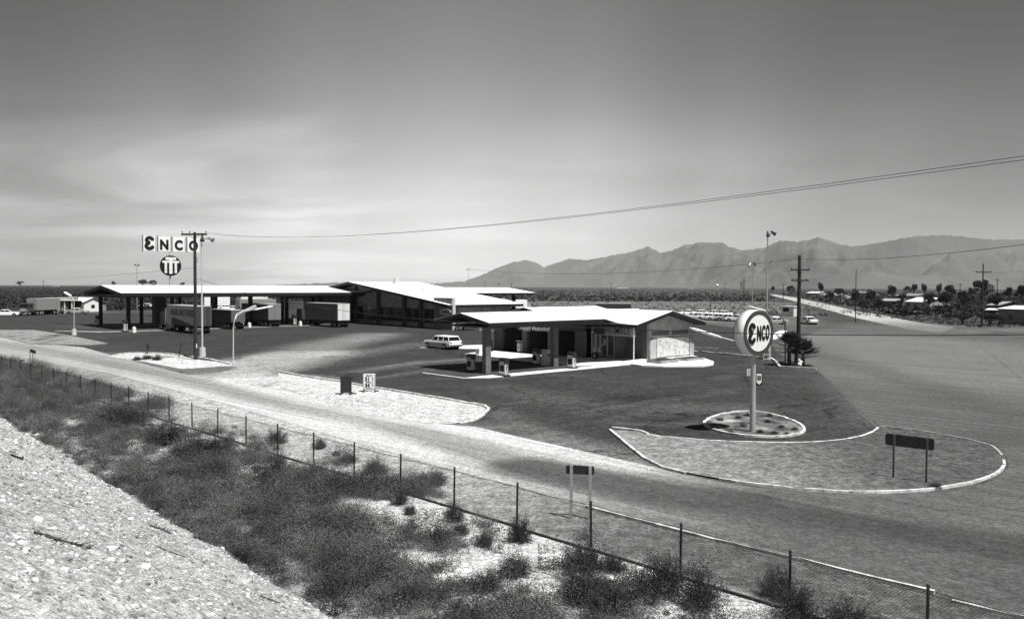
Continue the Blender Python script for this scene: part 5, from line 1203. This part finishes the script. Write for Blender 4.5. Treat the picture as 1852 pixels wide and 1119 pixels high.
def car(paint_, lower=None, wagon=False, roofm=None):
    r_ = bpy.data.objects.new("station_wagon" if wagon else "parked_car", None); COL.objects.link(r_); W_ = 1.92
    def ring(zb, zt, w, wt): return [(-w / 2, zb), (-w / 2 * 1.0, zb + (zt - zb) * .55), (-wt / 2, zt), (wt / 2, zt), (w / 2, zb + (zt - zb) * .55), (w / 2, zb)]
    S = [(-2.62, ring(.42, .86, 1.60, 1.45)), (-2.55, ring(.32, .98, 1.84, 1.70)), (-1.9, ring(.27, 1.0, W_, 1.78)), (-.8, ring(.25, .97, W_, 1.76)), (.85, ring(.25, .95, W_, 1.74)), (1.5, ring(.26, .94, W_, 1.72)), (2.35, ring(.30, .88, 1.88, 1.66)), (2.60, ring(.38, .80, 1.66, 1.5))]
    loft([(x, [(y * 1.0, z) for y, z in rg]) for x, rg in S], paint_, "body", r_)
    if lower:
        for s in (-1, 1): m = MB(); m.bb((-2.2, s * .955, .34), (2.2, s * .972, .74)); m.build("side_panel", lower, r_)
    xr = -2.35 if wagon else -1.45; xr2 = -2.12 if wagon else -.85
    def gr(xa, xb, za, zb, wa, wb): 
        m = MB(); m.add([(xa[0], -wa / 2, za), (xa[1], -wa / 2, za), (xa[1], wa / 2, za), (xa[0], wa / 2, za), (xb[0], -wb / 2, zb), (xb[1], -wb / 2, zb), (xb[1], wb / 2, zb), (xb[0], wb / 2, zb)],
              [(3, 2, 1, 0), (4, 5, 6, 7), (0, 1, 5, 4), (1, 2, 6, 5), (2, 3, 7, 6), (3, 0, 4, 7)]); return m
    gr((xr + .03, .97), (xr2 + .03, .37), .94, 1.42, 1.64, 1.40).build("glass", GLASS, r_)
    m = gr((xr2 - .06, .46), (xr2 + .02, .38), 1.42, 1.51, 1.50, 1.36)
    for s in (-1, 1):
        def edge(x0, x1): m.cyl((x0, s * .825, .94), (x1, s * .705, 1.44), .045, .04, 6)
        edge(xr + .02, xr2); edge(1.0, .40); edge(-.25, -.27)
        if wagon: edge(-1.25, -1.22)
    m.build("roof", roofm or paint_, r_)
    m = MB(); m.box((2.64, 0, .48), (.12, 1.8, .14)); m.build("bumper", CHROME, r_); m = MB(); m.box((-2.66, 0, .48), (.12, 1.8, .14)); m.build("bumper", CHROME, r_)
    for s in (-1, 1): m = MB(); m.cyl((-2.60, s * .74, .78), (-2.66, s * .74, .78), .08, n=10); m.build("tail_light", gm("lamp_red", .08, .2), r_)
    for s in (-1, 1): m = MB(); m.cyl((2.58, s * .68, .66), (2.64, s * .68, .66), .10, n=10); m.build("headlight", LIGHTMETAL, r_)
    m = MB()
    for x in (-1.62, 1.62): m.cyl((x, -.967, .36), (x, .967, .36), .40, n=18)
    m.build("wheel_arch", BLACK, r_); wheel_set(r_, (-1.62, 1.62), 1.96, .34, CHROME, .2); return r_
AV = UA + PI / 2    # heading along the v axis
wg = car(CARW, gm("wagon_side", .46, .3, .04, 3, spec=.5), True, CARW); g = G(800, 630); place(wg, (g.x, g.y, .02), AV, "white two-tone station wagon parked on the open lot", None, 1.02, "car")
sedW = car(CARW); sedG = car(CARG, None, False, CARW); sedD = car(CARD)
usedc = set()
def put_car(src, px, py, az, label, grp="cars parked around the truck stop", sc_=1.0):
    o = src if id(src) not in usedc else dup(src); usedc.add(id(src)); g = G(px, py); return place(o, (g.x, g.y, .02), az, label, grp, sc_, "car")
RW = "row of cars parked behind the fuel station"
for px, py, s_, l in [(1262, 577.5, sedW, "first white car of the row showing right of the station roof"), (1281, 578.5, sedW, "second white car of the row behind the station"), (1299, 579.5, sedW, "third car of the row, white with a dark window"),
                      (1316, 580.5, sedG, "grey car with white roof, fourth of the row"), (1334, 581.5, sedW, "last car of the row, half hidden by the round sign")]: put_car(s_, px, py, AV + .35, l, RW)
for px, py, l in [(1243, 570.5, "white car in the back row touching the roof edge"), (1266, 571, "white car in the back row above the first two"), (1289, 571.5, "white car in the back row, third along"), (1306, 572.3, "white car at the right end of the back row")]: put_car(sedW, px, py, AV + 1.2, l, RW)
put_car(sedG, 1400, 586.5, AV + .9, "grey white-roofed car alone right of the round sign", "cars alone on the right lot"); put_car(sedW, 1461, 586, AV - .6, "white car alone right of the utility pole", "cars alone on the right lot")
for px, py, s_, az, l in [(121, 566, sedW, .2, "white car before the white building at the left"), (140, 567.5, sedG, .1, "pale car in front of another at the left lot edge"), (12, 571.5, sedW, .4, "white car left of the parked semi truck"),
                          (268, 557, sedW, 0, "white car at the far lot edge, left of the canopy core"), (282, 557, sedW, .1, "second white car at the far lot edge under the canopy"), (345, 561, sedW, .7, "white car seen over the moving van roof"),
                          (374, 566, sedW, .1, "white car seen between the two near poles"), (392, 557, sedW, .9, "white car right of the pale mast under the canopy"), (408, 560, sedW, .5, "white car with dark windows behind the canopy middle"), (423, 563, sedW, .3, "white car left of the dark trailer under the canopy")]:
    put_car(s_, px, py, az, l)
def trailer(L, W_, H_, side, rear, name="semi_trailer", ribs=True, dark_legs=True):
    """origin at rear axle end, +x is forward"""
    r_ = bpy.data.objects.new(name, None); COL.objects.link(r_); fl = 1.15
    m = MB(); m.bb((0, -W_ / 2, fl), (L, W_ / 2, H_)); m.build("box", side, r_, bevel=.05)
    m = MB()
    for s in (-1, 1): m.bb((-.03, s * W_ / 2 * .02 if s > 0 else -W_ / 2 + .06, fl + .08), (-.002, W_ / 2 - .06 if s > 0 else -W_ / 2 * .02, H_ - .1))
    dr = m.build("rear_door", rear, r_)
    m = MB(); [m.cyl((-.05, y, fl + .1), (-.05, y, H_ - .12), .02, n=6) for y in (-.25, .25)]; m.build("lock_bar", METAL, dr)
    if ribs:
        m = MB(); n_ = int(L / 1.2)
        for i in range(n_ + 1): x = .05 + (L - .1) * i / n_; [m.box((x, s * (W_ / 2 + .012), (fl + H_) / 2), (.06, .025, H_ - fl - .1)) for s in (-1, 1)]
        m.build("rib", side, r_)
    m = MB(); m.bb((0, -W_ / 2 - .015, H_ - .10), (L, W_ / 2 + .015, H_ + .012)); m.build("top_rail", LIGHTMETAL, r_)
    m = MB(); m.bb((.2, -.5, .85), (L - .2, .5, 1.14)); m.bb((-.02, -W_ / 2 + .1, .55), (.1, W_ / 2 - .1, .68)); m.build("chassis", DARK, r_)
    wheel_set(r_, (1.1, 2.35), W_, .5, METAL, .26, (1.1, 2.35))
    m = MB(); [m.box((L - 2.4, s * .8, .6), (.14, .14, 1.1)) for s in (-1, 1)]; m.build("landing_leg", DARK, r_); return r_
def tractor(mat):
    r_ = bpy.data.objects.new("truck_tractor", None); COL.objects.link(r_)
    m = MB(); m.bb((-3.6, -.45, .7), (2.2, .45, 1.0)); m.build("chassis", DARK, r_)
    m = MB(); m.prism([(-.6, .9), (1.5, .9), (1.5, 1.9), (1.2, 2.95), (-.6, 2.95)], lambda a, b, d: (a, d, b), -1.2, 1.2); m.build("cab", mat, r_, bevel=.06)
    m = MB(); m.prism([(1.52, 1.98), (1.56, 1.98), (1.29, 2.75), (1.25, 2.75)], lambda a, b, d: (a, d, b), -1.05, 1.05); m.build("windscreen", GLASS, r_)
    for s in (-1, 1): m = MB(); m.bb((.1, s * 1.205, 1.95), (1.15, s * 1.215, 2.7)); m.build("side_window", GLASS, r_)
    m = MB(); m.box((1.55, 0, 1.35), (.08, 1.3, .7)); m.build("grille", METAL, r_)
    for s in (-1, 1): m = MB(); m.cyl((1.5, s * .95, 1.15), (1.6, s * .95, 1.15), .13, n=12); m.build("headlight", LIGHTMETAL, r_)
    m = MB(); m.box((1.75, 0, .65), (.15, 2.4, .25)); m.build("bumper", METAL, r_)
    m = MB(); m.cyl((-.75, 1.0, .9), (-.75, 1.0, 3.5), .09, n=8); m.build("exhaust_stack", CHROME, r_); wheel_set(r_, (1.0, -1.9, -3.1), 2.4, .5, METAL, .26, (-1.9, -3.1)); return r_
def put(o, px, py, az, label, cat, grp=None, off=(0, 0)):
    g = G(px, py); p = Vector((g.x, g.y, .04)) + Vector((math.cos(az), math.sin(az), 0)) * off[0] + Vector((-math.sin(az), math.cos(az), 0)) * off[1]; return place(o, tuple(p), az, label, grp, None, cat)
TG = "semi trailers under the truck canopy"
t1 = trailer(12.2, 2.44, 4.15, TRAILG, TRAILW); put(t1, 610.5, 592.5, AV, "grey ribbed semi trailer with bright white rear doors", "trailer", TG, (0, -1.22))
tr1 = tractor(gm("cab_dark", .06, .4)); put(tr1, 610.5, 592.5, AV, "dark tractor unit coupled to the grey white-doored trailer", "truck", "truck tractor units", (14.4, -1.22))
t2 = trailer(11.5, 2.44, 4.0, TRAILD, gm("door_midgrey", .20)); put(t2, 485, 591.5, AV, "dark semi trailer behind the curved street lamp", "trailer", TG, (0, -1.22))
put(dup(tr1), 485, 591.5, AV, "dark tractor unit in front of the dark trailer", "truck", "truck tractor units", (13.7, -1.22))
# moving van with lettering and swept skirt
t3 = trailer(12.5, 2.44, 4.15, VANG, gm("van_rear", .05, .6), name="moving_van", ribs=False); put(t3, 353, 604.5, AV, "grey moving van with dark name lettering and a swept dark underside", "truck", None, (0, -1.22))
m = MB(); m.prism([(0, 1.15), (0, 1.0), (10.6, 2.35), (11.0, 2.1), (11.0, 1.2), (12.5, 1.2), (12.5, 1.0), (10.9, .9)] if False else [(.2, 1.16), (9.6, 2.25), (10.2, 2.0), (10.4, 1.16)], lambda a, b, d: (a, d, b), 1.225, 1.245); m.build("skirt", DARK, t3)
m = MB(); m.prism([(10.5, 1.2), (12.5, 1.2), (12.5, .55), (10.6, .55)], lambda a, b, d: (a, d, b), .6, 1.2); m.build("front_panel", VANG, t3)
text_obj("ENGEL BROTHERS", 1.25, BLACK, t3, frame((5.7, 1.235, 3.0), (-1, 0, 0), (0, 0, 1)), offset=.05, sx=1.0, extrude=.004)
put(dup(tr1), 353, 604.5, AV, "dark tractor unit at the far end of the moving van", "truck", "truck tractor units", (14.6, -1.22))
# fourth dark rig right of the mast
t4 = trailer(9.0, 2.44, 3.2, gm("slat_grey", .05, .6, .4, 5), gm("slat_grey2", .12, .6)); put(t4, 418, 596, AV, "low slatted trailer right of the pale mast, under the canopy", "trailer", TG, (0, -1.22))
# semi at the left
t5 = trailer(9.5, 2.44, 4.0, gm("left_trailer", .26, .5, .12, 2), WHITE); hd = R(-92); g = G(48, 570.5)
place(t5, (g.x + .6 - math.cos(hd) * 10.5, g.y - math.sin(hd) * 10.5, .04), hd, "pale semi trailer parked at the far left of the lot", "semi trailers parked at the left", None, "trailer")
o = dup(tr1); place(o, (g.x + .6 + math.cos(hd) * .5, g.y + math.sin(hd) * .5, .04), hd, "dark tractor unit facing the viewer at the far left", "truck tractor units", None, "truck")
t6 = dup(t5); place(t6, (g.x - .5, g.y + 22, .04), R(-100), "dim trailer box behind the left semi truck", "semi trailers parked at the left", None, "trailer")
# trailers glimpsed behind the canopy
t7 = dup(t5); put(t7, 430, 571, AV - 1.5, "pale trailer seen under the canopy eave, right of the pole pair", "trailer", "pale trailers beyond the canopy")
t10 = dup(t2); D_ = 176; q0 = AT(1078, 556, D_); place(t10, (AT(1141, 556, D_).x, D_, .0), R(174), "long grey trailer standing behind the fuel station roof", "trailers out in the field", (.66, 1, .93), "trailer")
t11 = trailer(8.5, 2.44, 4.3, WHITE, TRAILW); put(t11, 432, 563, AV - 1.45, "white trailer seen above the low slatted one, under the canopy", "trailer", "white trailers beyond the canopy")
put(dup(t11), 366, 560, AV - 1.4, "white trailer seen behind the two near poles, under the canopy", "trailer", "white trailers beyond the canopy")
# pickup with a round white tank
pk = root("pickup_truck", (0, 0, 0), 0, "dark pickup carrying a bulging white tank beside the building", "truck"); g = G(852, 597); pk.location = (g.x, g.y, .02); pk.rotation_euler = (0, 0, PI * .97)
m = MB(); m.prism([(-2.6, .5), (2.5, .5), (2.55, 1.0), (1.3, 1.15), (.9, 1.75), (-.1, 1.8), (-.2, 1.15), (-2.6, 1.15)], lambda a, b, d: (a, d, b), -.95, .95); m.build("body", gm("pickup_grey", .16, .4), pk, bevel=.05)
m = MB(); m.bb((-.0, -.96, 1.2), (.85, .96, 1.62)); m.build("glass", GLASS, pk); m = MB(); m.bb((-.15, -.9, 1.78), (.9, .9, 1.86)); m.build("roof", WHITE, pk)
m = MB(); m.ball((-1.65, 0, 1.45), 1.05, 18, 10, .78); m.v = [(x + (x + 1.65) * .45, y, z) for x, y, z in m.v]; m.build("tank", WHITE, pk); wheel_set(pk, (-1.7, 1.6), 1.9, .38)
# white truck and pickup right of the main roof corner
g = G(935, 563); bt = root("box_truck", (g.x, g.y, .02), UA, "white box truck past the right corner of the truck-stop roof", "truck")
m = MB(); m.bb((-2.5, -1.2, 1), (3, 1.2, 3.4)); m.build("box", WHITE, bt, bevel=.05); m = MB(); m.prism([(3.1, .7), (5, .7), (5, 1.4), (4.4, 2.3), (3.1, 2.3)], lambda a, b, d: (a, d, b), -1.1, 1.1); m.build("cab", CARG, bt, bevel=.05); wheel_set(bt, (-1.2, 4.1), 2.3, .45)
put_car(sedD, 958, 557, .6, "dark car beyond the white box truck at the field edge"); put_car(sedW, 912, 545, .2, "white car glimpsed under the rear canopy")

# ============================================================ MOUNTAINS
RM = 19000.0
prof = [(-600, 517), (0, 517), (300, 517), (480, 517), (560, 513), (640, 510), (700, 511), (780, 513), (840, 509), (870, 498), (905, 482), (930, 474), (950, 470.5), (965, 474), (985, 483), (1000, 478), (1030, 467.5), (1060, 471), (1090, 465), (1120, 460), (1150, 454), (1163, 448), (1170, 446), (1180, 450), (1193, 457), (1210, 455),
        (1230, 446), (1250, 441), (1270, 438), (1290, 441), (1303, 438.5), (1320, 447), (1340, 453), (1380, 449), (1396, 441), (1410, 435), (1440, 438), (1460, 435), (1478, 429), (1500, 436), (1520, 443), (1545, 446), (1580, 441), (1620, 433), (1660, 427), (1700, 425.5), (1730, 427), (1760, 431), (1800, 434), (1852, 433), (1950, 438), (2100, 450), (2500, 480)]
def ph(px):
    for (a, b), (c, d) in zip(prof, prof[1:]):
        if a <= px <= c: return b + (d - b) * (px - a) / (c - a)
    return 514
def mountains(name, x0, x1, step, RM, label):
    V = []; NR = 64; cols = 0; px = x0; R0 = RM
    while px <= x1:
        k_ = min(1, max(0, (px - 850) / 750)); RM = R0 - (R0 - 8500) * k_ * k_ * (3 - 2 * k_)
        zr = max(5, AT(px, ph(px) + 1.8 * mn.noise(Vector((px * .09, 0, 0))) + 1.7 * mn.noise(Vector((px * .27, 3, 0))) + 1.2 * mn.noise(Vector((px * .7, 3, 0))) - .3, RM).z); dx = (px - PW / 2) / F
        for j in range(NR):
            f = j / (NR - 1) * 1.5     # 0 foot, 1 crest, 1.5 behind
            Y = RM * (.80 + .20 * f); X = dx * Y
            h = zr * (f ** 1.25 if f <= 1 else 1 - (f - 1) * 1.2)
            am = min(1, f * 2.2) * (1 - f ** 4.5 if f < 1 else .0) * zr
            v0 = Vector((X / 1500, Y / 1500, 1)); v0 += .35 * mn.noise_vector(Vector((X / 900, Y / 900, 2))); q_ = 0; wt_ = 1
            for oc in range(5): q_ += wt_ * (1 - 2.2 * abs(mn.noise(v0 * 2.05 ** oc))); wt_ *= .52
            V.append((X, Y, h + am * .42 * (q_ - 1.0) - 8 * (1 - min(1, f * 3))))
        cols += 1; px += step
    Fc = [(i * NR + j, (i + 1) * NR + j, (i + 1) * NR + j + 1, i * NR + j + 1) for i in range(cols - 1) for j in range(NR - 1)]
    o = np_mesh(name, V, Fc, gm("mountain_rock", .075, .95, .35, .0015), smooth=True); return tag(o, label, kind='structure')
mountains("mountains", -600, 2500, 3, RM, "mountain range on the horizon")

# ============================================================ AIR, SKY AND SUN
m = MB(); m.bb((-21000, -400, -25), (21000, 23500, 1250)); hz = m.build("haze", None); tag(hz, kind='stuff')
hm = bpy.data.materials.new("air"); hm.use_nodes = True; nt = hm.node_tree; nt.nodes.clear(); ou = nt.nodes.new("ShaderNodeOutputMaterial"); vo = nt.nodes.new("ShaderNodeVolumePrincipled")
vo.inputs["Color"].default_value = (.92, .92, .92, 1); vo.inputs["Density"].default_value = 3.6e-5; vo.inputs["Anisotropy"].default_value = .2
nt.links.new(vo.outputs[0], ou.inputs["Volume"]); hz.data.materials.append(hm)

SUN_AZ = math.atan2(-.62, .78); SUN_EL = R(64)     # bearing towards the sun
sd_ = Vector((math.cos(SUN_AZ) * math.cos(SUN_EL), math.sin(SUN_AZ) * math.cos(SUN_EL), math.sin(SUN_EL)))
sl = bpy.data.lights.new("sun", 'SUN'); sl.energy = 4.2; sl.angle = R(.53); sl.color = (1, .995, .985); so = bpy.data.objects.new("sun", sl); COL.objects.link(so); so.rotation_euler = sd_.to_track_quat('Z', 'Y').to_euler()
w = bpy.data.worlds.new("World"); SC.world = w; w.use_nodes = True; nt = w.node_tree; N, L = nt.nodes, nt.links; bg = N["Background"]
sky = N.new("ShaderNodeTexSky"); sky.sky_type = 'NISHITA'; sky.sun_disc = False; sky.sun_elevation = SUN_EL; sky.sun_rotation = PI / 2 - SUN_AZ; sky.altitude = 700; sky.dust_density = 1.2
sep = N.new("ShaderNodeSeparateColor"); L.new(sky.outputs[0], sep.inputs[0])     # red-filtered black-and-white film: the red part of the sky
tc = N.new("ShaderNodeTexCoord"); sx = N.new("ShaderNodeSeparateXYZ"); L.new(tc.outputs["Generated"], sx.inputs[0])
def math_(op, a, b=None, c=None, clamp=False):
    x = N.new("ShaderNodeMath"); x.operation = op; x.use_clamp = clamp
    for i, q in enumerate((a, b, c)):
        if q is None: continue
        if isinstance(q, (int, float)): x.inputs[i].default_value = q
        else: L.new(q, x.inputs[i])
    return x.outputs[0]
# cloud veils: noise on a flat layer high above
den = math_('ADD', sx.outputs[2], .10); ux = math_('DIVIDE', sx.outputs[0], den); uy = math_('DIVIDE', sx.outputs[1], den); cb = N.new("ShaderNodeCombineXYZ"); L.new(ux, cb.inputs[0]); L.new(uy, cb.inputs[1])
mp = N.new("ShaderNodeMapping"); mp.inputs["Rotation"].default_value = (0, 0, R(24)); mp.inputs["Scale"].default_value = (.8, 1.1, 1); mp.inputs["Location"].default_value = (3.1, 1.4, 0); L.new(cb.outputs[0], mp.inputs[0])
cn = N.new("ShaderNodeTexNoise"); cn.inputs["Scale"].default_value = .62; cn.inputs["Detail"].default_value = 7; cn.inputs["Roughness"].default_value = .52; cn.inputs["Distortion"].default_value = .5; L.new(mp.outputs[0], cn.inputs["Vector"])
cl = N.new("ShaderNodeMapRange"); cl.interpolation_type = 'SMOOTHSTEP'; cl.inputs["From Min"].default_value = .40; cl.inputs["From Max"].default_value = .70; L.new(cn.outputs["Fac"], cl.inputs["Value"])
elr = N.new("ShaderNodeValToRGB"); L.new(sx.outputs[2], elr.inputs[0]); els = elr.color_ramp.elements
pts_ = [(0, .90), (.06, .95), (.12, .90), (.19, .74), (.27, .56), (.36, .46), (.5, .20), (1, .07)]
els[0].position = 0; els[0].color = (pts_[0][1],) * 3 + (1,); els[1].position = 1; els[1].color = (pts_[-1][1],) * 3 + (1,)
for p_, v_ in pts_[1:-1]: e = els.new(p_); e.color = (v_,) * 3 + (1,)
sky_v = math_('MULTIPLY', sep.outputs[0], elr.outputs[0])
# lens vignetting and a sun glow put into the sky colour, dimming sideways
hor = math_('SQRT', math_('ADD', math_('MULTIPLY', sx.outputs[0], sx.outputs[0]), math_('MULTIPLY', sx.outputs[1], sx.outputs[1])))
azs = math_('ABSOLUTE', math_('ADD', math_('DIVIDE', sx.outputs[0], math_('MAXIMUM', hor, .001)), .07))
azr = N.new("ShaderNodeValToRGB"); azr.color_ramp.interpolation = 'B_SPLINE'; L.new(azs, azr.inputs[0]); azr.color_ramp.interpolation = 'EASE'; ae = azr.color_ramp.elements
ap = [(0, 1.0), (.14, .88), (.30, .55), (.46, .33), (.60, .24), (1, .15)]
ae[0].position = 0; ae[0].color = (ap[0][1],) * 3 + (1,); ae[1].position = 1; ae[1].color = (ap[-1][1],) * 3 + (1,)
for p_, v_ in ap[1:-1]: e = ae.new(p_); e.color = (v_,) * 3 + (1,)
sky_v = math_('MULTIPLY', sky_v, azr.outputs[0])
clw = N.new("ShaderNodeMapRange"); clw.interpolation_type = 'SMOOTHSTEP'; clw.inputs["From Min"].default_value = -.10; clw.inputs["From Max"].default_value = -.42; clw.inputs["To Min"].default_value = .22; clw.inputs["To Max"].default_value = 1.0; L.new(math_('DIVIDE', sx.outputs[0], math_('MAXIMUM', hor, .001)), clw.inputs["Value"])
cle = N.new("ShaderNodeMapRange"); cle.interpolation_type = 'SMOOTHSTEP'; cle.inputs["From Min"].default_value = .25; cle.inputs["From Max"].default_value = .12; L.new(sx.outputs[2], cle.inputs["Value"])
cm = math_('MULTIPLY', math_('MULTIPLY', math_('MULTIPLY', cl.outputs[0], clw.outputs[0]), cle.outputs[0]), 3.6); sky_c = math_('ADD', sky_v, math_('MULTIPLY', cm, math_('MULTIPLY', elr.outputs[0], azr.outputs[0])))
cc = N.new("ShaderNodeCombineColor"); [L.new(sky_c, cc.inputs[i]) for i in range(3)]
L.new(cc.outputs[0], bg.inputs["Color"]); bg.inputs["Strength"].default_value = .15

SC.view_settings.view_transform = 'Standard'; SC.view_settings.look = 'None'; SC.view_settings.gamma = 1; SC.view_settings.exposure = .75
SC.render.engine = 'CYCLES'; SC.cycles.max_bounces = 6; SC.cycles.volume_bounces = 1; SC.cycles.use_adaptive_sampling = True
SC.cycles.transparent_max_bounces = 8
